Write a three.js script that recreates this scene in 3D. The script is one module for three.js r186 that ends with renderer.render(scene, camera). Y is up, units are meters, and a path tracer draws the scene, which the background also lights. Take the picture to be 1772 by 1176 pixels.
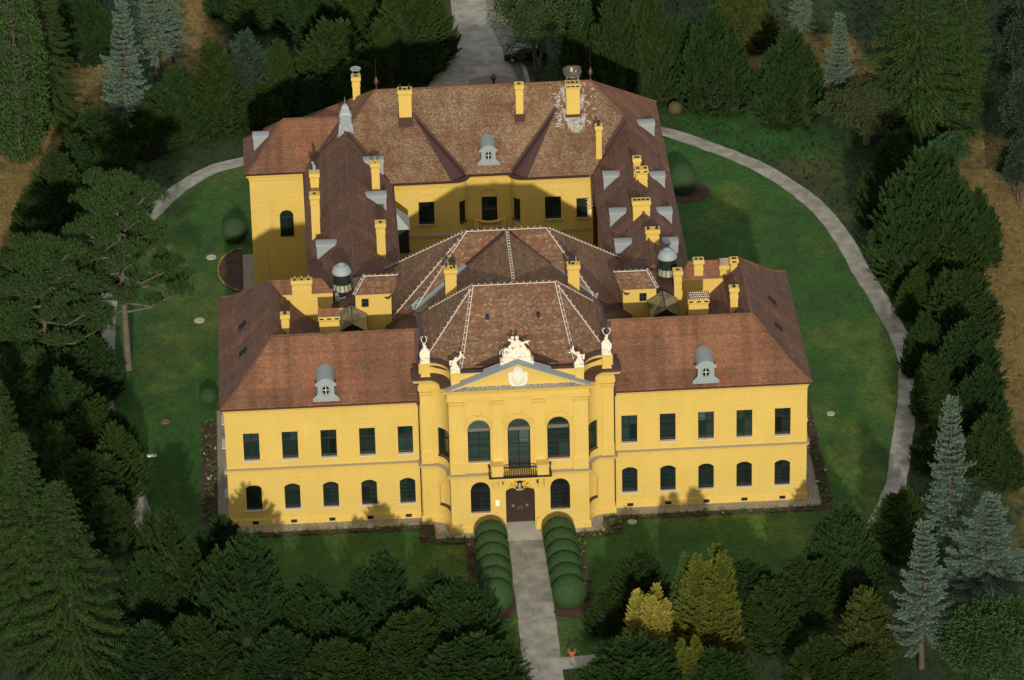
import * as THREE from 'three';
import { MarchingCubes } from 'three/addons/objects/MarchingCubes.js';
import { mergeGeometries } from 'three/addons/utils/BufferGeometryUtils.js';

// ---------------------------------------------------------------- camera, sky, sun, exposure
const scene = new THREE.Scene();
const camera = new THREE.PerspectiveCamera(8.225, 1024 / 680, 20, 4000);
camera.rotation.order = 'YXZ';
camera.position.set(-18.212, 215.454, 361.417);
camera.rotation.set(-28.6755 * Math.PI / 180, -2.8434 * Math.PI / 180, -1.3298 * Math.PI / 180);
const SUN_EL = 19 * Math.PI / 180, SUN_AZ = -0.5 * Math.PI / 180;
const sunDir = new THREE.Vector3(Math.sin(SUN_AZ) * Math.cos(SUN_EL), Math.sin(SUN_EL), Math.cos(SUN_AZ) * Math.cos(SUN_EL));
// hazy evening sky: pale overhead, a little brighter and warmer towards the low sun
{
  const W = 256, H = 128, d = new Float32Array(W * H * 4);
  for (let j = 0; j < H; j++) for (let i = 0; i < W; i++) {
    const el = ((j + 0.5) / H - 0.5) * Math.PI, az = ((i + 0.5) / W - 0.5) * 2 * Math.PI, y = Math.sin(el), c = Math.cos(el);
    const cs = Math.max(0, c * Math.cos(az) * sunDir.x + y * sunDir.y + c * Math.sin(az) * sunDir.z), up = Math.max(0, y), h = Math.pow(1 - up, 3), g = 0.45 * Math.pow(cs, 6), k = (j * W + i) * 4;
    d[k] = 0.46 + 0.32 * h + g * 1.2; d[k + 1] = 0.475 + 0.29 * h + g * 1.0; d[k + 2] = 0.49 + 0.2 * h + g * 0.66; d[k + 3] = 1;
  }
  const t = new THREE.DataTexture(d, W, H, THREE.RGBAFormat, THREE.FloatType);
  t.mapping = THREE.EquirectangularReflectionMapping; t.magFilter = t.minFilter = THREE.LinearFilter; t.needsUpdate = true;
  scene.background = t; scene.environment = t;
}
const sun = new THREE.DirectionalLight(new THREE.Color(1, 0.925, 0.77), 3.2);
sun.position.copy(sunDir).multiplyScalar(250);
sun.castShadow = true;
sun.shadow.radius = 1.8;
sun.shadow.mapSize.set(4096, 4096);
Object.assign(sun.shadow.camera, { left: -90, right: 90, top: 90, bottom: -60, near: 10, far: 500 });
sun.name = 'sun';
scene.add(sun, sun.target);
const renderer = new THREE.WebGLRenderer({ antialias: true });
renderer.toneMapping = THREE.LinearToneMapping;
renderer.toneMappingExposure = 1.0;
renderer.shadowMap.enabled = true;

// ---------------------------------------------------------------- small helpers
const V = (x, y, z) => new THREE.Vector3(x, y, z);
const rngOf = (s) => () => { s = (s + 0x6d2b79f5) | 0; let t = Math.imul(s ^ (s >>> 15), 1 | s); t = (t + Math.imul(t ^ (t >>> 7), 61 | t)) ^ t; return ((t ^ (t >>> 14)) >>> 0) / 4294967296; };
const hash = (x, y, s = 0) => { let h = Math.imul(x | 0, 374761393) ^ Math.imul(y | 0, 668265263) ^ Math.imul(s | 0, 2147483647 - 99991); h = Math.imul(h ^ (h >>> 13), 1274126177); return ((h ^ (h >>> 16)) >>> 0) / 4294967296; };
const vnoise = (x, y, s = 0, px = 0, py = 0) => {
  const ix = Math.floor(x), iy = Math.floor(y), fx = x - ix, fy = y - iy, u = fx * fx * (3 - 2 * fx), v = fy * fy * (3 - 2 * fy);
  const wx = (i) => (px ? ((i % px) + px) % px : i), wy = (i) => (py ? ((i % py) + py) % py : i);
  const a = hash(wx(ix), wy(iy), s), b = hash(wx(ix + 1), wy(iy), s), c = hash(wx(ix), wy(iy + 1), s), d = hash(wx(ix + 1), wy(iy + 1), s);
  return a + (b - a) * u + (c - a) * v + (a - b - c + d) * u * v;
};
const fbm = (x, y, s = 0, o = 4, px = 0, py = 0) => { let r = 0, a = 0.5, t = 0; for (let i = 0; i < o; i++) { r += a * vnoise(x, y, s + i * 17, px, py); t += a; a *= 0.5; x *= 2; y *= 2; px *= 2; py *= 2; } return r / t; };
const clamp = (x, a = 0, b = 1) => Math.min(b, Math.max(a, x));
const sstep = (a, b, x) => { const t = clamp((x - a) / (b - a)); return t * t * (3 - 2 * t); };
const toS = (v) => { v = clamp(v); return Math.round(255 * (v <= 0.0031308 ? v * 12.92 : 1.055 * Math.pow(v, 1 / 2.4) - 0.055)); };
function tex(w, h, fn, srgb, wm, hm) {   // fn(px, py, out) linear values; the texture covers wm x hm metres
  const d = new Uint8Array(w * h * 4), o = [0, 0, 0];
  for (let j = 0; j < h; j++) for (let i = 0; i < w; i++) {
    fn(i, j, o);
    const k = (j * w + i) * 4;
    for (let c = 0; c < 3; c++) d[k + c] = srgb ? toS(o[c]) : Math.round(255 * clamp(o[c]));
    d[k + 3] = 255;
  }
  const t = new THREE.DataTexture(d, w, h);
  t.magFilter = THREE.LinearFilter; t.minFilter = THREE.LinearMipmapLinearFilter; t.generateMipmaps = true;
  t.wrapS = t.wrapT = THREE.RepeatWrapping;
  if (srgb) t.colorSpace = THREE.SRGBColorSpace;
  if (wm) t.repeat.set(1 / wm, 1 / hm);
  t.needsUpdate = true;
  return t;
}
// slow noise evaluated on a coarse grid, n cells wide per pixel block
function coarse(w, h, q, fn) { const cw = Math.ceil(w / q) + 1, ch = Math.ceil(h / q) + 1, a = new Float32Array(cw * ch); for (let j = 0; j < ch; j++) for (let i = 0; i < cw; i++) a[j * cw + i] = fn(i * q, j * q); return (i, j) => { const x = i / q, y = j / q, ix = x | 0, iy = y | 0, fx = x - ix, fy = y - iy, k = iy * cw + ix; return (a[k] * (1 - fx) + a[k + 1] * fx) * (1 - fy) + (a[k + cw] * (1 - fx) + a[k + cw + 1] * fx) * fy; }; }
const std = (rgb, roughness = 0.8, extra = {}) => { const m = new THREE.MeshStandardMaterial({ roughness, ...extra }); m.color.setRGB(...rgb); return m; };

// Collector of faces; uv in metres, u level and v up the face.
class Faces {
  constructor() { this.p = []; this.n = []; this.t = []; }
  tri(a, b, c, na, nb, nc) {
    const n = new THREE.Vector3().subVectors(b, a).cross(new THREE.Vector3().subVectors(c, a));
    if (n.lengthSq() < 1e-14) return this;
    n.normalize();
    const u = Math.abs(n.y) > 0.995 ? V(1, 0, 0) : V(n.z, 0, -n.x).normalize(), v = new THREE.Vector3().crossVectors(n, u).normalize();
    [[a, na], [b, nb], [c, nc]].forEach(([q, m]) => { m = m || n; this.p.push(q.x, q.y, q.z); this.n.push(m.x, m.y, m.z); this.t.push(q.dot(u), q.dot(v)); });
    return this;
  }
  poly(pts, hint) {
    pts = pts.map((q) => (q.isVector3 ? q : V(...q)));
    if (hint) {
      const n = V(0, 0, 0);
      for (let i = 1; i + 1 < pts.length; i++) n.add(new THREE.Vector3().subVectors(pts[i], pts[0]).cross(new THREE.Vector3().subVectors(pts[i + 1], pts[0])));
      if (n.dot(hint.isVector3 ? hint : V(...hint)) < 0) pts = pts.slice().reverse();
    }
    for (let i = 1; i + 1 < pts.length; i++) this.tri(pts[0], pts[i], pts[i + 1]);
    return this;
  }
  box(x0, x1, y0, y1, z0, z1) {
    const c = [[x0, y0, z0], [x1, y0, z0], [x1, y1, z0], [x0, y1, z0], [x0, y0, z1], [x1, y0, z1], [x1, y1, z1], [x0, y1, z1]];
    for (const [f, h] of [[[0, 1, 2, 3], [0, 0, -1]], [[4, 5, 6, 7], [0, 0, 1]], [[0, 1, 5, 4], [0, -1, 0]], [[3, 2, 6, 7], [0, 1, 0]], [[0, 3, 7, 4], [-1, 0, 0]], [[1, 2, 6, 5], [1, 0, 0]]]) this.poly(f.map((i) => c[i]), h);
    return this;
  }
  // box with splayed top: bottom rectangle to top rectangle
  frustum(cx, cz, w0, d0, y0, w1, d1, y1) {
    const r = (w, d, y) => [[cx - w / 2, y, cz - d / 2], [cx + w / 2, y, cz - d / 2], [cx + w / 2, y, cz + d / 2], [cx - w / 2, y, cz + d / 2]], a = r(w0, d0, y0), b = r(w1, d1, y1);
    for (let i = 0; i < 4; i++) { const j = (i + 1) % 4; this.poly([a[i], a[j], b[j], b[i]], [(a[i][0] + a[j][0]) / 2 - cx, 0, (a[i][2] + a[j][2]) / 2 - cz]); }
    this.poly(a, [0, -1, 0]).poly(b, [0, 1, 0]);
    return this;
  }
  geo(g, m, smooth = true) {   // add any BufferGeometry
    g = g.index ? g.toNonIndexed() : g;
    const P = g.attributes.position, N = g.attributes.normal, nm = m ? new THREE.Matrix3().getNormalMatrix(m) : null, q = [V(), V(), V()], w = [V(), V(), V()];
    for (let i = 0; i < P.count; i += 3) {
      for (let k = 0; k < 3; k++) { q[k].fromBufferAttribute(P, i + k); if (m) q[k].applyMatrix4(m); if (N) { w[k].fromBufferAttribute(N, i + k); if (nm) w[k].applyMatrix3(nm).normalize(); } }
      this.tri(q[0], q[1], q[2], ...(N && smooth ? w : []));
    }
    return this;
  }
  sweep(path, prof, capA = true, capB = true) {   // path [[x,z]...] walked with the outside on its left (n = (-dz, dx)); prof [[out, y]...]
    const n = path.length, nor = [];
    for (let i = 0; i < n; i++) {
      const a = path[Math.max(0, i - 1)], b = path[i], c = path[Math.min(n - 1, i + 1)];
      const d1 = i > 0 ? [b[0] - a[0], b[1] - a[1]] : [c[0] - b[0], c[1] - b[1]], d2 = i < n - 1 ? [c[0] - b[0], c[1] - b[1]] : d1;
      const l1 = Math.hypot(...d1), l2 = Math.hypot(...d2), n1 = [-d1[1] / l1, d1[0] / l1], n2 = [-d2[1] / l2, d2[0] / l2];
      let mx = n1[0] + n2[0], mz = n1[1] + n2[1]; const l = Math.hypot(mx, mz); mx /= l; mz /= l;
      const k = 1 / Math.max(0.4, mx * n1[0] + mz * n1[1]);
      nor.push([mx * k, mz * k]);
    }
    const at = (i, [o, y]) => V(path[i][0] + nor[i][0] * o, y, path[i][1] + nor[i][1] * o);
    for (let i = 0; i + 1 < n; i++) for (let j = 0; j + 1 < prof.length; j++) this.poly([at(i, prof[j]), at(i + 1, prof[j]), at(i + 1, prof[j + 1]), at(i, prof[j + 1])]);
    if (capA) this.poly(prof.map((q) => at(0, q)));
    if (capB) this.poly(prof.map((q) => at(n - 1, q)));
    return this;
  }
  mirror() { const o = new Faces(); for (let i = 0; i < this.p.length; i += 9) for (const k of [0, 2, 1]) { o.p.push(-this.p[i + k * 3], this.p[i + k * 3 + 1], this.p[i + k * 3 + 2]); o.n.push(-this.n[i + k * 3], this.n[i + k * 3 + 1], this.n[i + k * 3 + 2]); } for (let i = 0; i < this.t.length; i += 6) for (const k of [0, 2, 1]) o.t.push(-this.t[i + k * 2], this.t[i + k * 2 + 1]); return o; }
  build() {
    const g = new THREE.BufferGeometry();
    g.setAttribute('position', new THREE.Float32BufferAttribute(this.p, 3)); g.setAttribute('normal', new THREE.Float32BufferAttribute(this.n, 3)); g.setAttribute('uv', new THREE.Float32BufferAttribute(this.t, 2));
    return g;
  }
}
const F = () => new Faces();
const used = {};
const numbered = (name) => { used[name] = (used[name] ?? -1) + 1; return used[name] ? name + '_' + String(used[name]).padStart(3, '0') : name; };
function mesh(name, g, mat, parent) { const m = new THREE.Mesh(g instanceof Faces ? g.build() : g, mat); m.name = name; m.castShadow = m.receiveShadow = true; if (parent) parent.add(m); return m; }
function tag(o, label, category, group) { o.userData.label = label; o.userData.category = category; if (group) o.userData.group = group; return o; }
function thing(name, label, category, pos = [0, 0, 0], group) { const o = new THREE.Group(); o.name = numbered(name); o.position.set(...pos); scene.add(o); return tag(o, label, category, group); }
function thingMesh(name, g, mat, label, category, pos = [0, 0, 0], group) { const m = mesh(numbered(name), g, mat, scene); m.position.set(...pos); return tag(m, label, category, group); }
function struct(name, g, mat) { const m = mesh(numbered(name), g, mat, scene); m.userData.kind = 'structure'; return m; }
const sub = (name, g, mat, parent, label) => { const m = mesh(name, g, mat, parent); if (label) m.userData.label = label; return m; };
const inX = (x) => new THREE.Matrix4().makeTranslation(x, 0, 0);
const cyl = (r0, r1, h, x, y, z, seg = 12) => { const g = new THREE.CylinderGeometry(r1, r0, h, seg); g.translate(x, y + h / 2, z); return g; };
function tube(pts, r, seg = 8, closed = false, n) { return new THREE.TubeGeometry(new THREE.CatmullRomCurve3(pts.map((q) => (q.isVector3 ? q : V(...q))), closed), n || pts.length * 4, r, seg, closed); }
function rod(a, b, r0, r1 = r0, seg = 6) { a = V(...a); b = V(...b); const d = new THREE.Vector3().subVectors(b, a), g = new THREE.CylinderGeometry(r1, r0, d.length(), seg); g.applyMatrix4(new THREE.Matrix4().compose(a.clone().add(b).multiplyScalar(0.5), new THREE.Quaternion().setFromUnitVectors(V(0, 1, 0), d.normalize()), V(1, 1, 1))); return g; }

// ---------------------------------------------------------------- materials
const plasterMap = tex(1024, 1024, (i, j, o) => {
  const x = i / 1024, y = j / 1024, a = fbm(x * 6, y * 6, 3, 5, 6, 6), b = fbm(x * 90, y * 30, 5, 2, 90, 30), c = fbm(x * 24, y * 5, 8, 3, 24, 5);
  const k = 0.9 + 0.12 * a + 0.05 * b + 0.05 * c;
  o[0] = 0.612 * k; o[1] = 0.427 * k * (0.985 + 0.03 * b); o[2] = 0.1 * k * (0.9 + 0.25 * c);
}, true, 14, 14);
const plasterBump = tex(512, 512, (i, j, o) => { const y = (j / 512 * 4) % 1; o[0] = o[1] = o[2] = (y < 0.05 ? 0.25 : 1) * (0.9 + 0.1 * vnoise(i / 4, j / 4, 2, 128, 128)); }, false, 1.88, 1.88);
const M = {
  wall: new THREE.MeshStandardMaterial({ map: plasterMap, bumpMap: plasterBump, bumpScale: 0.011, roughness: 0.9 }),
  plain: new THREE.MeshStandardMaterial({ map: plasterMap, roughness: 0.9 }),
  lead: std([0.27, 0.31, 0.315], 0.6),
  zinc: std([0.27, 0.3, 0.31], 0.55),
  brownMetal: std([0.075, 0.036, 0.029], 0.45, { metalness: 0.15 }),
  darkMetal: std([0.02, 0.022, 0.024], 0.5, { metalness: 0.3 }),
  frame: std([0.016, 0.008, 0.007], 0.5),
  sill: std([0.55, 0.52, 0.46], 0.7),
  iron: std([0.012, 0.014, 0.016], 0.55, { metalness: 0.2 }),
  gold: std([0.8, 0.52, 0.07], 0.35, { metalness: 0.35 }),
  door: std([0.03, 0.014, 0.009], 0.5),
  mortar: std([0.72, 0.69, 0.62], 0.9),
  white: std([0.8, 0.8, 0.78], 0.6),
  dark: std([0.012, 0.012, 0.012], 0.9),
};
const stoneMap = tex(512, 512, (i, j, o) => { const a = fbm(i / 40, j / 40, 21, 4), b = fbm(i / 8, j / 8, 22, 2), k = 0.85 + 0.2 * a + 0.06 * b; o[0] = 0.72 * k; o[1] = 0.68 * k; o[2] = 0.55 * k; }, true, 2, 2);
M.stone = new THREE.MeshStandardMaterial({ map: stoneMap, roughness: 0.85 });
M.drip = std([0.3, 0.25, 0.17], 0.7);
M.ledge = new THREE.MeshStandardMaterial({ roughness: 0.7, map: tex(512, 128, (i, j, o) => { const k = sstep(0.35, 0.65, fbm(i / 7, j / 7, 31, 4)); o[0] = 0.16 + 0.3 * k; o[1] = 0.17 + 0.29 * k; o[2] = 0.17 + 0.25 * k; }, true, 5, 1.2) });
// window glass: some panes show the slats of pale green blinds behind them, so they come in a few tones
const glassOf = (r, g, b) => new THREE.MeshPhysicalMaterial({ color: new THREE.Color().setRGB(r, g, b), roughness: 0.08, clearcoat: 1, clearcoatRoughness: 0.03, specularIntensity: 1 });
M.glass = [glassOf(0.006, 0.02, 0.016), glassOf(0.012, 0.026, 0.022), glassOf(0.008, 0.01, 0.01)];
const blindMap = (k) => tex(8, 256, (i, j, o) => { const s = (j % 8) < 5 ? 1 : 0.55, n = 0.75 + 0.5 * hash(j >> 3, k); o[0] = 0.05 * s * n * k; o[1] = 0.1 * s * n * k; o[2] = 0.085 * s * n * k; }, true, 1, 2.9);
M.blind = [0.28, 0.5, 1.1].map((k) => new THREE.MeshPhysicalMaterial({ map: blindMap(k), roughness: 0.25, clearcoat: 1, clearcoatRoughness: 0.04 }));

// clay tile roofs: every tile has its own tone, courses in bump
function tileMaps({ wm, hm, w, h, tw, rh, pal, seed, lichen = 0, vary = 0.3, grime = 0.2, patch = 0, stain }) {
  const nt = Math.round(wm / tw), nr = Math.round(hm / rh);
  const N = (fx, fy, sd, o) => { const px = Math.max(1, Math.round(wm * fx)), py = Math.max(1, Math.round(hm * fy)); return coarse(w, h, 6, (i, j) => fbm(i / w * px, j / h * py, sd, o, px, py)); };
  const nBig = N(0.35, 0.25, seed + 2, 4), nSt = N(1.6, 0.12, seed + 5, 3), nPa = N(0.5, 0.6, seed + 9, 3), nLi = N(0.9, 0.8, seed + 20, 5);
  const map = tex(w, h, (i, j, o) => {
    const X = i / w * wm, Y = j / h * hm, r = Math.floor(j / h * nr), f = i / w * nt + (r % 2 ? 0.5 : 0), q = Math.floor(f) % nt;
    const a = hash(q, r, seed), b = hash(q, r, seed + 1), big = nBig(i, j), st = nSt(i, j);
    let c = pal[Math.floor(a * pal.length * 0.9999)], k = (1 - vary / 2 + vary * b) * (0.88 + 0.24 * hash(r, 7, seed + 40)) * (1 - grime * 1.6 * (big - 0.35)) * (1 - grime * (st - 0.5) * 1.4);
    let R = c[0] * k, Gn = c[1] * k, B = c[2] * k;
    if (patch && nPa(i, j) > 1 - patch && hash(q, r, seed + 12) > 0.35) { R = 0.26 * k; Gn = 0.083 * k; B = 0.036 * k; }
    if (lichen) { const L = nLi(i, j), p = hash(Math.floor(f * 2), Math.floor(j / h * nr * 2), seed + 23); if (p < lichen * (0.25 + 0.75 * sstep(0.34, 0.66, L))) { const g = 0.75 + 0.5 * hash(q, r, seed + 30); const m = lichen > 0.3 ? 0.65 : 0.42; R += (0.27 * g - R) * m; Gn += (0.215 * g - Gn) * m; B += (0.128 * g - B) * m; } }
    o[0] = R; o[1] = Gn; o[2] = B;
    if (stain) stain(X, Y, q, r, o);
  }, true, wm, hm);
  const rows = Math.round(64), bump = tex(512, 512, (i, j, o) => { const y = (j / 512 * 32) % 1, r = Math.floor(j / 512 * 32), f = (i / 512 * 24 + (r % 2 ? 0.5 : 0)), x = f % 1; o[0] = o[1] = o[2] = (1 - y) * 0.75 * (x < 0.07 ? 0.6 : 1) + 0.25 * hash(Math.floor(f) % 24, r, seed); }, false, tw * 24, rh * 32);
  return { map, bumpMap: bump, bumpScale: 0.035, roughness: 0.88 };
}
const brownPal = [[0.185, 0.082, 0.042], [0.175, 0.076, 0.038], [0.195, 0.088, 0.045], [0.168, 0.074, 0.04], [0.205, 0.086, 0.04]];
M.roofWing = new THREE.MeshStandardMaterial(tileMaps({ wm: 18, hm: 12, w: 1536, h: 1024, tw: 0.18, rh: 0.16, pal: brownPal, seed: 100, lichen: 0.05, grime: 0.42, patch: 0.2 }));
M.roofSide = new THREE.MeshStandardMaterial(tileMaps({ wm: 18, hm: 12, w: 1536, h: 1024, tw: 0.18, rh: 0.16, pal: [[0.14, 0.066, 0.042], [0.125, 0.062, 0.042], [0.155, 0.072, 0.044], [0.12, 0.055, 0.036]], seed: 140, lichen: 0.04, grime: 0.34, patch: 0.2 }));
M.roofHall = new THREE.MeshStandardMaterial(tileMaps({ wm: 14.4, hm: 12.06, w: 1200, h: 1005, tw: 0.24, rh: 0.18, pal: [[0.165, 0.075, 0.04], [0.185, 0.085, 0.043], [0.145, 0.072, 0.043], [0.185, 0.125, 0.07], [0.15, 0.09, 0.055], [0.205, 0.083, 0.038], [0.13, 0.072, 0.047], [0.215, 0.15, 0.08]], seed: 180, grime: 0.25, patch: 0.2 }));
M.roofRear = new THREE.MeshStandardMaterial(tileMaps({
  wm: 40, hm: 10, w: 2048, h: 640, tw: 0.18, rh: 0.16, pal: [[0.175, 0.086, 0.042], [0.158, 0.078, 0.04], [0.185, 0.095, 0.05], [0.145, 0.07, 0.036]], seed: 220, lichen: 0.55, grime: 0.25, patch: 0.16,
  stain: (X, Y, q, r, o) => {   // stork droppings splashed round the nest chimney
    const x = X > 20 ? X - 40 : X, dx = (x - 8.6) / 2.0, dy = (Y - 6.9) / 1.9, d = Math.hypot(dx, dy) + 0.9 * (fbm(x * 1.7, Y * 0.8, 71, 4) - 0.5);
    const p = sstep(1.15, 0.2, d), s = fbm(x * 3.5, Y * 1.1, 77, 3), run = fbm(x * 5, Y * 0.5, 78, 2);
    if (hash(q, r, 79) < p * (0.1 + 1.5 * sstep(0.42, 0.66, s * 0.6 + run * 0.4 + 0.12 * p))) { const k = 0.45 + 0.4 * hash(q, r, 80), m = 0.55 + 0.45 * hash(q * 3 + 1, r, 81); o[0] += (0.62 * k - o[0]) * m; o[1] += (0.6 * k - o[1]) * m; o[2] += (0.57 * k - o[2]) * m; }
  },
}));
// ---------------------------------------------------------------- the palace
const palace = thing('palace', 'yellow baroque palace with brown tiled roofs round an inner court', 'palace');
const UP = [0, 1, 0];
// an opening: centre x, sill y, width, height to the crown, arch rise (0 square, w/2 round)
function archTop(o) {
  const { w, h, rise } = o;
  if (!rise) return () => h;
  const R = (w * w / 4 + rise * rise) / (2 * rise), cy = h - R;
  return (x) => cy + Math.sqrt(Math.max(0, R * R - x * x));
}
function outline(o, grow = 0) {
  const t = archTop(o), n = o.rise ? 14 : 1, pts = [[-o.w / 2 - grow, -grow], [o.w / 2 + grow, -grow]];
  for (let i = 0; i <= n; i++) { const x = o.w / 2 - o.w * i / n; pts.push([x * (1 + 2 * grow / o.w), t(x) + grow]); }
  return pts;
}
function wallShape(pts, holes) { const s = new THREE.Shape(pts.map((q) => new THREE.Vector2(...q))); for (const o of holes) s.holes.push(new THREE.Path(outline(o).map(([x, y]) => new THREE.Vector2(o.x + x, o.y + y)))); return s; }
let blindSeed = 5;
const brnd = rngOf(77);
// window: mesh = frame with children pane, sill, grille; placed by a matrix whose +z looks out of the wall, origin at sill centre
function makeWindow(o, mat4, opt = {}) {
  const { cols = 2, split = [0.62], fr = 0.075, bar = 0.06, sill = true, grille = false, blinds = 0, depth = 0.07 } = opt;
  const t = archTop(o), W = o.w, s = new THREE.Shape(outline(o, 0.006).map((q) => new THREE.Vector2(...q)));
  const ys = [0, ...split.map((k) => k * o.h), o.h], panes = [];
  for (let r = 0; r + 1 < ys.length; r++) for (let c = 0; c < cols; c++) {
    const cc = r === ys.length - 2 && opt.fan ? 1 : cols; if (c >= cc) continue;
    const xa = -W / 2 + fr + (W - 2 * fr + bar) * c / cc, xb = xa + (W - 2 * fr + bar) / cc - bar, ya = ys[r] + (r ? bar / 2 : fr), top = r === ys.length - 2;
    const q = [[xa, ya], [xb, ya]], n = top && o.rise ? 8 : 1;
    for (let i = 0; i <= n; i++) { const x = xb + (xa - xb) * i / n; q.push([x, top ? t(x) - fr : ys[r + 1] - bar / 2]); }
    if (q.slice(2).every(([, y]) => y > ya + 0.02)) panes.push(q); else { const qq = q.filter(([, y], i) => i < 2 || y > ya); if (qq.length > 2) panes.push(qq); }
  }
  for (const q of panes) s.holes.push(new THREE.Path(q.map((p) => new THREE.Vector2(...p))));
  const g = new THREE.ExtrudeGeometry(s, { depth, bevelEnabled: false });
  const win = mesh('window', F().geo(g.translate(0, 0, -depth), null, false), opt.frameMat || M.frame, palace);
  win.applyMatrix4(mat4);
  const k = brnd();
  for (const q of panes) {
    const sg = new THREE.ShapeGeometry(new THREE.Shape(q.map((p) => new THREE.Vector2(...p))));
    const pick = blinds > 0 && brnd() < blinds ? M.blind[Math.min(2, Math.floor(k * 2 + brnd() * 1.2))] : M.glass[Math.floor(brnd() * 3)];
    const tilt = 0.004 * (brnd() - 0.5);
    sub('pane', F().geo(sg.translate(0, 0, -depth * 0.6).rotateY(tilt), null, false), pick, win);
  }
  if (sill) sub('sill', F().box(-W / 2 - 0.12, W / 2 + 0.12, -0.1, -0.004, -0.25, 0.33), opt.sillMat || M.sill, win);
  if (grille) {
    const b = F(), n = Math.round(W / 0.17);
    for (let i = 1; i < n; i++) { const x = -W / 2 + W * i / n; b.box(x - 0.011, x + 0.011, 0.03, t(x) - 0.04, 0.16, 0.182); }
    for (let y = 0.16; y < o.h - (o.rise || 0) * 0.6; y += 0.42) b.box(-W / 2, W / 2, y - 0.014, y + 0.014, 0.155, 0.187);
    sub('grille', b, M.iron, win);
  }
  return win;
}
const zAt = (x, y, z) => new THREE.Matrix4().makeTranslation(x, y, z);
const facing = (x, y, z, a) => new THREE.Matrix4().makeRotationY(a).setPosition(x, y, z);
const wall = (f, label) => sub('wall', f, M.wall, palace, label);
const roof = (f, mat, label) => sub('roof', f, mat, palace, label);
const trim = (name, f, mat) => sub(name, f, mat, palace);

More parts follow.
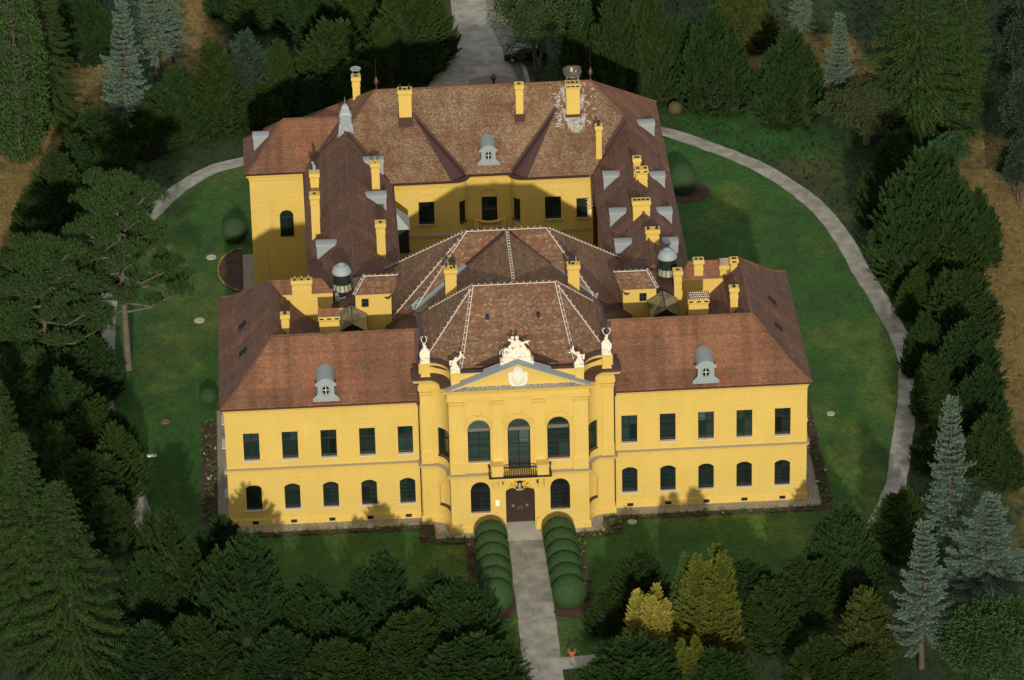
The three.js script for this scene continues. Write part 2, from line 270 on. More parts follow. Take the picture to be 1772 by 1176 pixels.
// ---- front wings
const WX = 25.68, WI = 8.5, EAVE = 12.31;
const wingWindows = [];
for (const s of [-1, 1]) {
  const holes = [];
  for (let i = 0; i < 5; i++) {
    const x = s * ((s < 0 ? 9.82 : 9.92) + i * 3.4);
    holes.push({ x, y: 6.72, w: 1.4, h: 2.7, rise: 0, up: 1 }, { x, y: 1.62, w: 1.38, h: 2.52, rise: 0.3 });
  }
  const a = Math.min(s * WX, s * WI), b = Math.max(s * WX, s * WI);
  wall(F().geo(new THREE.ExtrudeGeometry(wallShape([[a, -0.3], [b, -0.3], [b, 11.9], [a, 11.9]], holes), { depth: 0.5, bevelEnabled: false }).translate(0, 0, -0.5), null, false), s < 0 ? 'left front wall' : 'right front wall');
  for (const o of holes) {
    if (!o.up) { const x = o.x + 0.02, v = mesh('cellar_vent', F().box(x - 0.27, x + 0.27, 0.18, 0.5, 0.09, 0.112), M.frame, palace), f = F(); for (let k = 0; k < 3; k++) f.box(x - 0.22, x + 0.22, 0.235 + k * 0.085, 0.265 + k * 0.085, 0.112, 0.13); sub('louvre', f, M.iron, v); }
    const w = makeWindow(o, zAt(o.x, o.y, -0.13), o.up ? { split: [0.66], blinds: s > 0 ? 0.75 : 0.3, fr: 0.09, bar: 0.1 } : { split: [0.72], grille: true, sill: false });
    if (!o.up) sub('sill', F().box(-1.0, 1.0, -0.1, -0.004, -0.22, 0.3), M.sill, w);
    if (o.up) { const f = F(), W = 1.4, H = 2.7; f.box(-W / 2 - 0.16, -W / 2 - 0.01, 0, H + 0.01, 0.13, 0.155).box(W / 2 + 0.01, W / 2 + 0.16, 0, H + 0.01, 0.13, 0.155).box(-W / 2 - 0.16, W / 2 + 0.16, H + 0.01, H + 0.16, 0.13, 0.155); sub('surround', f, M.plain, w); }
  }
  // body behind, side walls and back walls
  const m = (x) => s * x, lo = (p, q) => Math.min(m(p), m(q)), hi = (p, q) => Math.max(m(p), m(q));
  wall(F().box(lo(25.66, 16.7), hi(25.66, 16.7), -0.3, 11.9, -19.4, -0.5).box(lo(16.7, 8.5), hi(16.7, 8.5), -0.3, 11.9, -8.6, -0.5));
  // flat panels between the upper windows
  for (let i = 0; i < 6; i++) { const x = s * (8.15 + i * 3.4 + (i === 0 ? 0.75 : 0)), hw = i === 0 || i === 5 ? 0.3 : 0.5; if (Math.abs(x) + hw < WX) trim('wall_panel', F().box(x - hw, x + hw, 6.2, 11.2, 0, 0.03), M.plain); }
  // plinth, string course, eaves cornice round the pavilion; sweep path keeps the outside on its left
  const path = s < 0 ? [[-25.68, -19.4], [-25.68, 0], [-8.5, 0]] : [[8.5, 0], [25.68, 0], [25.68, -19.4]];
  trim('plinth', F().sweep(path, [[0, -0.3], [0.1, -0.3], [0.1, 0.62], [0.05, 0.72], [0, 0.72]]), M.plain);
  trim('string_course', F().sweep(path, [[0, 5.52], [0.06, 5.55], [0.08, 5.66], [0.2, 5.7], [0.22, 5.8], [0, 5.87]]), M.plain);
  trim('string_course_flashing', F().sweep(path, [[0, 5.9], [0.24, 5.82], [0.24, 5.806], [0, 5.872]]), M.drip);
  trim('eaves_cornice', F().sweep(path, [[0, 11.35], [0.05, 11.38], [0.06, 11.62], [0.14, 11.7], [0.17, 11.88], [0.27, 11.98], [0.3, 12.12], [0, 12.12]]), M.plain);
  trim('gutter', F().box(Math.min(s * 26.0, s * 8.4), Math.max(s * 26.0, s * 8.4), 12.13, 12.285, 0.56, 0.74).box(Math.min(s * 25.97, s * 26.05), Math.max(s * 25.97, s * 26.05), 12.13, 12.285, -20, 0.55), M.brownMetal);
  // side windows, seen only obliquely
  for (let i = 0; i < 4; i++) for (const o of [{ x: 0, y: 6.72, w: 1.4, h: 2.7, rise: 0 }, { x: 0, y: 1.62, w: 1.38, h: 2.52, rise: 0.3 }]) { const w = makeWindow(o, facing(s * 25.73, o.y, -3.2 - i * 4.3, s * Math.PI / 2), { split: [0.68], sill: true }); }
  // lightning conductor and downpipe beside the central block
  trim('downpipe', F().geo(rod([s * 8.62, 0.1, 0.1], [s * 8.62, 11.6, 0.1], 0.06, 0.06, 8)).box(s * 8.62 - 0.16, s * 8.62 + 0.16, 11.6, 12.0, -0.02, 0.26), M.brownMetal);
  // roof of the pavilion: an L with a slight kick at the eaves
  const prof = [[0, EAVE], [1.5, 13.38], [4.84, 16.81]], X0 = 26.02, ZF = 0.72, ZB = -20.1, XR = 8.35, XIN = X0 - 9.68, ZIN = ZF - 9.68;
  const fr = F(), sd = F(), P3 = (x, y, z) => V(s * x, y, z);
  for (let i = 0; i < 2; i++) {
    const [d0, y0] = prof[i], [d1, y1] = prof[i + 1], e = 5.5 / 4.84;
    const q = (d, y) => ({ o: P3(X0 - d, y, ZF - d), fr: P3(XR, y, ZF - d), br: P3(XR, y, ZIN + d), ic: P3(XIN + d, y, ZIN + d), ib: P3(XIN + d, y, ZB + d * e), ob: P3(X0 - d, y, ZB + d * e) });
    const A = q(d0, y0), B = q(d1, y1);
    fr.poly([A.o, A.fr, B.fr, B.o], UP).poly([A.br, A.ic, B.ic, B.br], UP);
    sd.poly([A.o, A.ob, B.ob, B.o], UP).poly([A.ic, A.ib, B.ib, B.ic], UP).poly([A.ib, A.ob, B.ob, B.ib], UP);
  }
  fr.poly([P3(XR, EAVE, ZF), P3(XR, 16.81, -4.12), P3(XR, EAVE, ZIN)], [-s, 0, 0]);
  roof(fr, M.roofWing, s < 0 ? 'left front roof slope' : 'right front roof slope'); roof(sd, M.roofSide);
  trim('eaves_board', F().poly([P3(X0, EAVE - 0.02, ZF), P3(XR, EAVE - 0.02, ZF), P3(XR, EAVE - 0.02, ZF - 1), P3(X0 - 1, EAVE - 0.02, ZF - 1)], [0, -1, 0]).poly([P3(X0, EAVE - 0.02, ZF), P3(X0, EAVE - 0.02, ZB), P3(X0 - 1, EAVE - 0.02, ZB + 1), P3(X0 - 1, EAVE - 0.02, ZF - 1)], [0, -1, 0]), M.brownMetal);
  // ridge and hip tiles
  const rt = F();
  const ridge = (a, b, r = 0.11) => { const A = V(...a), B = V(...b), n = Math.max(2, Math.round(A.distanceTo(B) / 0.38)); for (let i = 0; i < n; i++) { const p = A.clone().lerp(B, i / n), q = A.clone().lerp(B, (i + 1.08) / n); rt.geo(rod(p.toArray(), q.toArray(), r, r * 0.86, 6)); } };
  ridge([s * 21.18, 16.83, -4.12], [s * XR, 16.83, -4.12]); ridge([s * 21.18, 16.83, -4.12], [s * 21.18, 16.83, -14.6]);
  ridge([s * X0, EAVE + 0.03, ZF], [s * (X0 - 1.5), 13.4, ZF - 1.5]); ridge([s * (X0 - 1.5), 13.4, ZF - 1.5], [s * 21.18, 16.83, -4.12]);
  ridge([s * X0, EAVE + 0.03, ZB], [s * (X0 - 1.5), 13.4, ZB + 1.7]); ridge([s * (X0 - 1.5), 13.4, ZB + 1.7], [s * 21.18, 16.83, -14.6]);
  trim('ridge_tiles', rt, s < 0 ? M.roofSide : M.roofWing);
  // metal flashing where the wing roof dies against the central block
  trim('flashing', F().poly([[s * (XR + 0.35), EAVE + 0.03, ZF], [s * (XR - 0.1), EAVE + 0.03, ZF], [s * (XR - 0.1), 13.42, ZF - 1.5], [s * (XR + 0.35), 13.42, ZF - 1.5]], UP).poly([[s * (XR + 0.35), 13.42, ZF - 1.5], [s * (XR - 0.1), 13.42, ZF - 1.5], [s * (XR - 0.1), 16.86, -4.12], [s * (XR + 0.35), 16.86, -4.12]], UP), M.brownMetal);
  // roof hatches on the outer slope
  for (const z of [-6.3, -11.2]) { const x = X0 - 2.2, y = 13.38 + 0.7 * 1.027; const f = F(), h = 0.42; for (let k = 0; k < 4; k++) f.geo(new THREE.BoxGeometry(0.14, 0.09, 0.62).translate(-0.33 + k * 0.22, 0.06, 0)); f.geo(new THREE.BoxGeometry(0.95, 0.04, 0.72)); const mm = sub('roof_hatch', f, M.darkMetal, palace); mm.position.set(s * x, y + 0.05, z); mm.rotation.z = -s * 0.799; }
  // oval dormer on the front slope
  ovalDormer(s * 16.67, 12.62, 0.42, 1);
}
function ovalDormer(x, y, z, k) {
  // front board with curved shoulders and scrolled feet, oval light, barrel roof running back into the slope
  const sh = new THREE.Shape();
  sh.moveTo(-1.15, 0); sh.lineTo(1.15, 0); sh.bezierCurveTo(1.2, 0.3, 0.95, 0.35, 0.9, 0.5); sh.bezierCurveTo(0.7, 0.55, 0.68, 0.9, 0.7, 1.5); sh.lineTo(0.92, 1.55); sh.lineTo(0.9, 1.7);
  sh.bezierCurveTo(0.7, 1.75, 0.6, 2.15, 0, 2.2); sh.bezierCurveTo(-0.6, 2.15, -0.7, 1.75, -0.9, 1.7); sh.lineTo(-0.92, 1.55); sh.lineTo(-0.7, 1.5); sh.bezierCurveTo(-0.68, 0.9, -0.7, 0.55, -0.9, 0.5); sh.bezierCurveTo(-0.95, 0.35, -1.2, 0.3, -1.15, 0);
  const hole = new THREE.Path(); hole.absellipse(0, 1.08, 0.32, 0.48, 0, Math.PI * 2); sh.holes.push(hole);
  const f = F().geo(new THREE.ExtrudeGeometry(sh, { depth: 0.14, bevelEnabled: true, bevelSize: 0.03, bevelThickness: 0.03, bevelSegments: 1, curveSegments: 10 }), null, false);
  f.geo(new THREE.TorusGeometry(0.4, 0.06, 6, 24).scale(0.9, 1.32, 1).translate(0, 1.08, 0.17));
  f.box(-1.05, 1.05, 0.02, 0.16, 0.12, 0.22);
  for (const e of [-1, 1]) f.geo(new THREE.TorusGeometry(0.14, 0.06, 6, 14).translate(e * 0.98, 0.22, 0.17));
  const d = sub('dormer', f, M.lead, palace); d.position.set(x, y, z); d.scale.setScalar(k);
  const r = F(), n = 12, arc = (i, R) => [R * Math.cos(Math.PI * i / n), 1.45 + R * 0.95 * Math.sin(Math.PI * i / n)];
  for (let i = 0; i < n; i++) { const a = arc(i, 0.82), b = arc(i + 1, 0.82); r.poly([V(a[0], a[1], 0.05), V(b[0], b[1], 0.05), V(b[0], b[1], -3.2), V(a[0], a[1], -3.2)]); }
  for (const e of [-1, 1]) r.poly([V(e * 0.66, -0.3, 0), V(e * 0.66, 1.5, 0), V(e * 0.66, 1.5, -3.2), V(e * 0.66, -0.3, -3.2)], [e, 0, 0]);
  for (let i = 0; i <= 4; i++) { const z0 = -0.25 - i * 0.55; for (let j = 0; j < n; j++) { const a = arc(j, 0.835), b = arc(j + 1, 0.835); r.poly([V(a[0], a[1], z0), V(b[0], b[1], z0), V(b[0], b[1], z0 - 0.05), V(a[0], a[1], z0 - 0.05)]); } }
  sub('barrel_roof', r, M.lead, d);
  const gl = new THREE.CircleGeometry(1, 20).scale(0.33, 0.5, 1).translate(0, 1.08, 0.04); sub('pane', F().geo(gl), M.glass[2], d);
  sub('glazing_bar', F().box(-0.022, 0.022, 0.58, 1.58, 0.05, 0.1).box(-0.32, 0.32, 1.06, 1.1, 0.052, 0.098), M.white, d);
}
// ---- central block
const half = [[-8.5, -0.4], [-8.5, 0.85], [-7.5, 0.85]];
for (let i = 1; i <= 9; i++) { const a = Math.PI / 2 * i / 9; half.push([-7.5 + 1.4 * Math.sin(a), 2.45 - 1.6 * Math.cos(a)]); }
half.push([-6.1, 3]);
const frontPath = [...half, ...half.slice().reverse().map(([x, z]) => [-x, z])];
const flip = (p) => p.slice().reverse().map(([x, z]) => [-x, z]);
// straight front wall
const cHoles = [
  { x: -3.5, y: 7.1, w: 1.98, h: 4.25, rise: 0.85, k: 'tall' }, { x: 0, y: 6.14, w: 1.98, h: 5.2, rise: 0.85, k: 'french' }, { x: 3.47, y: 7.1, w: 1.98, h: 4.25, rise: 0.85, k: 'tall' },
  { x: -3.5, y: 1.95, w: 1.74, h: 3.15, rise: 0.8, k: 'low' }, { x: 3.53, y: 1.95, w: 1.74, h: 3.15, rise: 0.8, k: 'low' }, { x: 0, y: 0, w: 2.56, h: 5.08, rise: 1.15, k: 'door' }];
wall(F().geo(new THREE.ExtrudeGeometry(wallShape([[-6.1, -0.3], [6.1, -0.3], [6.1, 14.5], [-6.1, 14.5]], cHoles.filter((o) => o.k !== 'door').concat([{ x: 0, y: -0.2, w: 2.56, h: 5.28, rise: 1.15 }])), { depth: 0.8, bevelEnabled: false, curveSegments: 12 }).translate(0, 0, 2.2), null, false), 'central front wall');
const tallBar = (o, w, k) => sub('transom', F().box(-o.w / 2 + 0.05, o.w / 2 - 0.05, o.h * k - 0.2, o.h * k + 0.12, 0, 0.12), std([0.14, 0.12, 0.1], 0.6), w);
for (const o of cHoles) {
  if (o.k === 'tall') tallBar(o, makeWindow(o, zAt(o.x, o.y, 2.72), { split: [0.4, 0.765], fan: true, fr: 0.1, bar: 0.11, blinds: 0.85 }), 0.765);
  if (o.k === 'french') tallBar(o, makeWindow(o, zAt(o.x, o.y, 2.72), { split: [0.12, 0.5, 0.8], fan: true, fr: 0.11, bar: 0.11, blinds: 0.7, sill: false }), 0.8);
  if (o.k === 'low') makeWindow(o, zAt(o.x, o.y, 2.72), { split: [0.7], fan: true, fr: 0.09, bar: 0.09, grille: true, sillMat: M.sill });
  if (o.k === 'tall' || o.k === 'french') { // moulded archivolt with a carved spray above
    const t = archTop(o), pts = []; for (let i = 0; i <= 20; i++) { const x = -1.0 + 2.0 * i / 20; pts.push(V(o.x + x * 1.12, o.y + t(x * 0.99) + 0.12, 3.03)); }
    const f = F().geo(tube(pts, 0.06, 6));
    for (let i = 0; i < 17; i++) { const u = (i - 8) / 8, a = u * 1.15, R = 1.35 + 0.32 * Math.cos(u * 1.5) + 0.1 * Math.sin(i * 2.3); const g = new THREE.SphereGeometry(1, 8, 6).scale(0.16 - 0.05 * Math.abs(u), 0.11 + 0.05 * ((i * 7) % 3) / 2, 0.06).rotateZ(-a + (i % 2) * 0.7); f.geo(g.translate(o.x + R * 0.95 * Math.sin(a), o.y + o.h - 1.02 + R * Math.cos(a), 3.02)); }
    f.geo(new THREE.SphereGeometry(0.2, 10, 8).scale(1, 1.2, 0.5).translate(o.x, o.y + o.h + 0.62, 3.04));
    for (const e of [-1, 1]) f.box(o.x + e * 1.12 - 0.1, o.x + e * 1.12 + 0.1, o.y + o.h - 1.02, o.y + o.h - 0.88, 3, 3.07);
    trim('window_arch_ornament', f, M.plain);
  }
}
// curved corner walls with their windows and blind niches
function curvedWall(path, y0, y1, holes, into) {   // path walked with the outside on its left; holes [s0, s1, y0, y1] by index of path
  const f = F(), ys = [...new Set([y0, y1, ...holes.flatMap((h) => [h[2], h[3]])])].sort((a, b) => a - b);
  const nrm = path.map((p, i) => { const a = path[Math.max(0, i - 1)], b = path[Math.min(path.length - 1, i + 1)], d = Math.hypot(b[0] - a[0], b[1] - a[1]); return [-(b[1] - a[1]) / d, (b[0] - a[0]) / d]; });
  const at = (i, y, o = 0) => V(path[i][0] + nrm[i][0] * o, y, path[i][1] + nrm[i][1] * o);
  for (let i = 0; i + 1 < path.length; i++) for (let j = 0; j + 1 < ys.length; j++) {
    const ya = ys[j], yb = ys[j + 1], h = holes.find((q) => i >= q[0] && i < q[1] && ya >= q[2] && yb <= q[3]), n = [nrm[i][0] + nrm[i + 1][0], 0, nrm[i][1] + nrm[i + 1][1]];
    if (!h) { f.poly([at(i, ya), at(i + 1, ya), at(i + 1, yb), at(i, yb)], n); continue; }
    const D = -h[4];
    if (i === h[0]) f.poly([at(i, ya), at(i, yb), at(i, yb, D), at(i, ya, D)]);
    if (i === h[1] - 1) f.poly([at(i + 1, ya), at(i + 1, yb), at(i + 1, yb, D), at(i + 1, ya, D)]);
    const open = (jj) => { const a = ys[jj], b = ys[jj + 1]; return a !== undefined && b !== undefined && holes.some((q) => i >= q[0] && i < q[1] && a >= q[2] && b <= q[3]); };
    if (ya === h[2] && !open(j - 1)) f.poly([at(i, ya), at(i + 1, ya), at(i + 1, ya, D), at(i, ya, D)], UP);
    if (yb === h[3] && !open(j + 1)) f.poly([at(i, yb), at(i + 1, yb), at(i + 1, yb, D), at(i, yb, D)], [0, -1, 0]);
    if (h[5]) f.poly([at(i, ya, D), at(i + 1, ya, D), at(i + 1, yb, D), at(i, yb, D)], n);
  }
  f.at = at; return f;
}
function curvedWindow(f, i0, i1, y0, y1, o) {
  const fr = F(), n = i1 - i0, strip = (a, b, ya, yb, off, out) => { for (let i = a; i < b; i++) out.poly([f.at(i, ya, off), f.at(i + 1, ya, off), f.at(i + 1, yb, off), f.at(i, yb, off)]); };
  strip(i0, i1, y0, y0 + 0.1, o, fr); strip(i0, i1, y1 - 0.1, y1, o, fr); strip(i0, i1, y0 + (y1 - y0) * 0.64, y0 + (y1 - y0) * 0.64 + 0.1, o + 0.012, fr);
  const post = (i) => { const p = f.at(i, 0, o), q = f.at(i, 0, o - 0.06), d = 0.045; fr.box(p.x - d, p.x + d, y0, y1, p.z - d, p.z + d); };
  post(i0); post(i1); post(Math.round((i0 + i1) / 2));
  const w = mesh('window', fr, M.frame, palace), p1 = F(), p2 = F(), mid = Math.round((i0 + i1) / 2);
  strip(i0, mid, y0, y1, o - 0.03, p1); strip(mid, i1, y0, y1, o - 0.03, p2);
  sub('pane', p1, M.glass[0], w); sub('pane', p2, M.glass[1], w);
  const si = F(); for (let i = i0; i < i1; i++) { si.poly([f.at(i, y0 - 0.01, 0.14), f.at(i + 1, y0 - 0.01, 0.14), f.at(i + 1, y0 + 0.01, o), f.at(i, y0 + 0.01, o)], UP).poly([f.at(i, y0 - 0.01, 0.14), f.at(i + 1, y0 - 0.01, 0.14), f.at(i + 1, y0 - 0.12, 0.1), f.at(i, y0 - 0.12, 0.1)]); }
  sub('sill', si, M.brownMetal, w);
}
for (const s of [-1, 1]) {
  const p = s < 0 ? half : flip(half), n = p.length - 1, R = (a, b) => (s < 0 ? [a, b] : [n - b, n - a]), [a, b] = R(4, 11), [c, d] = R(4, 10);
  const f = curvedWall(p, -0.3, 14.5, [[a, b, 6.95, 9.7, 0.28, 0], [c, d, 1.75, 4.0, 0.3, 1], [c + 1, d - 1, 4.0, 4.4, 0.3, 1], [c + 2, d - 2, 4.4, 4.62, 0.3, 1]], 1);
  wall(f, s < 0 ? 'left concave corner' : 'right concave corner');
  curvedWindow(f, a, b, 6.95, 9.7, -0.2);
  const ni = F(); for (let i = c; i < d; i++) ni.poly([f.at(i, 1.77, 0.06), f.at(i + 1, 1.77, 0.06), f.at(i + 1, 1.86, -0.28), f.at(i, 1.86, -0.28)], UP); sub('niche_sill', ni, M.brownMetal, palace);
  // corner pilasters of the block
  for (const [x0, x1, z] of [[-8.42, -7.52, 0.85], [-5.92, -4.84, 3]]) pilaster(s < 0 ? x0 : -x1, s < 0 ? x1 : -x0, z);
  // solid mass behind the curve
  wall(F().box(s < 0 ? -8.46 : 7.6, s < 0 ? -7.6 : 8.46, 0, 14.4, -0.5, 0.6));
}
for (const [x0, x1] of [[-2.3, -1.37], [1.37, 2.28]]) pilaster(x0, x1, 3);
function pilaster(x0, x1, z) {
  const f = F(), d = 0.17;
  f.box(x0, x1, 7.5, 12.9, z, z + d).box(x0 - 0.1, x1 + 0.1, 6.1, 7.2, z, z + d + 0.1).frustum((x0 + x1) / 2, z + d / 2, x1 - x0 + 0.2, d + 0.12, 7.2, x1 - x0, d, 7.5);
  f.box(x0 - 0.12, x1 + 0.12, 13.2, 13.32, z, z + d + 0.12);
  for (const x of [x0 + 0.02, x1 - 0.02]) f.geo(new THREE.TorusGeometry(0.11, 0.055, 6, 14).translate(x, 13.04, z + d));
  for (let i = 0; i < 4; i++) f.geo(new THREE.SphereGeometry(0.09, 8, 6).scale(1, 0.8, 0.6).translate(x0 + 0.2 + (x1 - x0 - 0.4) * i / 3, 13.08 - 0.06 * ((i === 1 || i === 2) ? 1 : 0), z + d));
  f.box(x0 + 0.06, x1 - 0.06, 12.9, 13.2, z, z + d * 0.8);
  trim('pilaster', f, M.plain);
}
const doorGap = (p) => p;
const leftP = [...half, [-1.5, 3]], rightP = flip(leftP);
for (const p of [leftP, rightP]) {
  trim('plinth', F().sweep(p, [[0, -0.3], [0.14, -0.3], [0.14, 0.6], [0.06, 0.72], [0, 0.72]]), M.plain);
}
trim('string_course', F().sweep(frontPath, [[0, 5.5], [0.06, 5.55], [0.08, 5.7], [0.24, 5.76], [0.28, 5.9], [0, 6.0]]), M.plain);
trim('string_course_flashing', F().sweep(frontPath, [[0, 6.05], [0.31, 5.93], [0.31, 5.912], [0, 6.01]]), M.drip);
trim('entablature', F().sweep(frontPath, [[0, 13.32], [0.1, 13.33], [0.12, 13.5], [0.16, 13.52], [0.17, 13.66], [0.1, 13.7], [0.1, 14.08], [0.2, 14.14], [0.26, 14.3], [0.5, 14.4], [0.55, 14.58], [0.62, 14.66], [0, 14.66]]), M.plain);
// brown sheet metal on the cornice of the curved corners
for (const s of [-1, 1]) { const p = s < 0 ? half : flip(half); trim('cornice_flashing', F().sweep(p, [[-0.45, 14.98], [0.66, 14.74], [0.7, 14.66], [0.62, 14.665], [-0.45, 14.67]]), M.brownMetal); trim('gutter_head', F().box(s < 0 ? -9.0 : 8.55, s < 0 ? -8.55 : 9.0, 14.2, 14.75, -1.6, 1.3), M.brownMetal); }
// pediment
const ped = F();
ped.geo(new THREE.ExtrudeGeometry(new THREE.Shape([[-6.0, 14.67], [6.0, 14.67], [0, 16.95]].map((q) => new THREE.Vector2(...q))), { depth: 0.6, bevelEnabled: false }).translate(0, 0, 2.45), null, false);
trim('tympanum', ped, M.plain);
const rake = F(), rk = (t, th) => [[-6.55, 14.68 + t], [0, 17.02 + t], [6.55, 14.68 + t], [6.55, 14.68 + t - th], [0, 17.02 + t - th], [-6.55, 14.68 + t - th]];
const chev = (pts, z0, z1, f) => f.geo(new THREE.ExtrudeGeometry(new THREE.Shape(pts.map((q) => new THREE.Vector2(...q))), { depth: z1 - z0, bevelEnabled: false }).translate(0, 0, z0), null, false);
chev([[-6.15, 14.67], [0, 17.0], [6.15, 14.67], [5.3, 14.67], [0, 16.68], [-5.3, 14.67]], 2.3, 3.3, rake);
chev([[-6.25, 14.7], [0, 17.08], [6.25, 14.7], [5.7, 14.7], [0, 16.86], [-5.7, 14.7]], 2.3, 3.56, rake);
trim('raking_cornice', rake, M.plain);
const lid = F(); chev([[-6.32, 14.72], [0, 17.16], [6.32, 14.72], [6.1, 14.72], [0, 17.085], [-6.1, 14.72]], 2.25, 3.68, lid);
trim('pediment_flashing', lid, M.lead);
trim('cornice_ledge', F().poly([[-6.0, 14.675, 3.62], [6.0, 14.675, 3.62], [5.6, 14.76, 3.07], [-5.6, 14.76, 3.07]], UP), M.ledge);
// coat of arms
{
  const sh = new THREE.Shape(); sh.moveTo(0, -0.95); sh.bezierCurveTo(0.5, -0.9, 0.72, -0.8, 0.78, -0.35); sh.bezierCurveTo(0.95, -0.2, 0.7, 0.0, 0.82, 0.25); sh.bezierCurveTo(0.95, 0.45, 0.62, 0.5, 0.42, 0.42); sh.bezierCurveTo(0.35, 0.6, 0.45, 0.75, 0.3, 0.9); sh.lineTo(-0.3, 0.9); sh.bezierCurveTo(-0.45, 0.75, -0.35, 0.6, -0.42, 0.42); sh.bezierCurveTo(-0.62, 0.5, -0.95, 0.45, -0.82, 0.25); sh.bezierCurveTo(-0.7, 0, -0.95, -0.2, -0.78, -0.35); sh.bezierCurveTo(-0.72, -0.8, -0.5, -0.9, 0, -0.95);
  const f = F().geo(new THREE.ExtrudeGeometry(sh, { depth: 0.08, bevelEnabled: true, bevelSize: 0.05, bevelThickness: 0.05, bevelSegments: 2, curveSegments: 8 }), null, false);
  f.geo(new THREE.SphereGeometry(1, 16, 10).scale(0.52, 0.62, 0.16).translate(0, -0.2, 0.12));
  for (let i = 0; i < 5; i++) f.geo(new THREE.SphereGeometry(0.12, 8, 6).translate(-0.28 + i * 0.14, 0.85 + 0.08 * Math.cos((i - 2) * 0.9), 0.14));
  f.geo(new THREE.TorusGeometry(0.3, 0.06, 6, 16, Math.PI).translate(0, 0.75, 0.14)).geo(new THREE.BoxGeometry(0.04, 1.0, 0.06).translate(0, -0.2, 0.27)).geo(new THREE.BoxGeometry(0.8, 0.04, 0.06).translate(0, -0.15, 0.26));
  const m = sub('coat_of_arms', f, M.stone, palace); m.position.set(0.02, 15.62, 3.1);
}
// attic parapet behind the pediment, pedestals and copings
const attic = half.map(([x, z], i) => [x, z]).slice(1), atticAll = [...attic, ...flip(attic)];
trim('attic_parapet', F().sweep(atticAll, [[-0.3, 14.7], [-0.3, 15.82], [-0.24, 15.86], [-0.24, 15.96], [-0.75, 15.96], [-0.75, 14.7]]), M.plain);
trim('parapet_coping', F().sweep(atticAll, [[-0.2, 15.965], [-0.22, 16.02], [-0.8, 16.02], [-0.8, 15.965]]), M.brownMetal);
for (const s of [-1, 1]) for (const [x, z] of [[7.93, 0.62], [5.4, 2.62]]) { const f = F().frustum(s * x, z, 0.92, 0.92, 14.75, 0.8, 0.8, 14.95); f.box(s * x - 0.38, s * x + 0.38, 14.95, 16.05, z - 0.38, z + 0.38).box(s * x - 0.45, s * x + 0.45, 16.05, 16.15, z - 0.45, z + 0.45); trim('pedestal', f, M.plain); }
// curved metal saddle of the roof behind the group
trim('saddle_flashing', F().poly([[-3.6, 16.03, 1.6], [-1.3, 17.1, 1.9], [1.4, 17.1, 1.9], [3.7, 16.03, 1.6], [3.7, 15.6, 1.0], [-3.6, 15.6, 1.0]], UP), M.brownMetal);
// portal: door leaves, fanlight, jambs, ramp
{
  const D = F(); D.box(-1.3, 1.3, 0.4, 3.6, 2.12, 2.2); const door = mesh('door', D, M.door, palace); door.userData.label = 'dark brown double door under a gilded fanlight';
  for (const s of [-1, 1]) {
    const f = F(), x0 = s < 0 ? -1.24 : 0.02, x1 = s < 0 ? -0.02 : 1.24;
    f.box(x0, x1, 0.45, 3.56, 2.2, 2.24); for (const [a, b] of [[0.6, 0.95], [1.15, 1.45], [1.65, 2.85], [3.0, 3.4]]) { f.box(x0 + 0.2, x1 - 0.2, a, b, 2.24, 2.275); f.box(x0 + 0.28, x1 - 0.28, a + 0.07, b - 0.07, 2.275, 2.3); }
    const leaf = sub('door_leaf', f, M.door, door);
    sub('handle', F().geo(rod([s * 0.14, 1.75, 2.32], [s * 0.14, 2.1, 2.32], 0.022)), M.zinc, door); sub('knocker', F().geo(new THREE.TorusGeometry(0.09, 0.03, 6, 14).translate(s * 0.62, 2.15, 2.34)), M.zinc, door);
  }
  const o = { w: 2.56, h: 1.25, rise: 1.15 }, fan = new THREE.Shape(outline({ w: 2.56, h: 1.48, rise: 1.16 }).map((q) => new THREE.Vector2(...q)));
  sub('fanlight', F().geo(new THREE.ShapeGeometry(fan).translate(0, 3.6, 2.15)), M.glass[2], door);
  const gld = F();
  const spiral = (cx, cy, r, turns, dir, a0) => { const pts = []; for (let i = 0; i <= 26; i++) { const u = i / 26, a = a0 + dir * u * turns * Math.PI * 2, R = r * (1 - 0.82 * u); pts.push(V(cx + R * Math.cos(a), cy + R * Math.sin(a), 2.24)); } return tube(pts, 0.05, 6, false, 40); };
  for (const s of [-1, 1]) { for (const [x, y, r] of [[0.4, 0.36, 0.27], [0.86, 0.22, 0.22], [0.68, 0.68, 0.2], [0.28, 0.86, 0.17], [1.08, 0.02, 0.13], [1.0, 0.5, 0.14]]) { gld.geo(spiral(s * x, 3.85 + y, r, 1.4, s, s > 0 ? 0 : Math.PI)); gld.geo(spiral(s * x, 3.85 + y, r * 0.9, 1.2, -s, 2)); } for (let i = 0; i < 9; i++) gld.geo(new THREE.SphereGeometry(0.1, 8, 6).scale(1.2, 0.7, 0.5).rotateZ(i).translate(s * (0.2 + i * 0.1), 3.72 + 0.7 * Math.abs(Math.sin(i * 1.7)) * (1 - i / 12), 2.25)); }
  sub('gilded_scrollwork', gld, M.gold, door);
  sub('cartouche', F().geo(new THREE.SphereGeometry(1, 12, 10).scale(0.15, 0.42, 0.1).translate(0, 4.0, 2.27)), M.zinc, door);
  // reveals of the recess
  const rv = F(); for (const s of [-1, 1]) rv.poly([[s * 1.28, 0, 3.0], [s * 1.28, 4.0, 3.0], [s * 1.28, 4.0, 2.1], [s * 1.28, 0, 2.1]], [-s, 0, 0]); wall(rv.box(-3, 3, -0.3, 0.38, 1.6, 2.18));
  // flared stone feet beside the doorway
  for (const s of [-1, 1]) trim('door_jamb', F().frustum(s * 1.62, 3.1, 0.62, 0.55, 0, 0.4, 0.3, 1.3), M.plain);
}
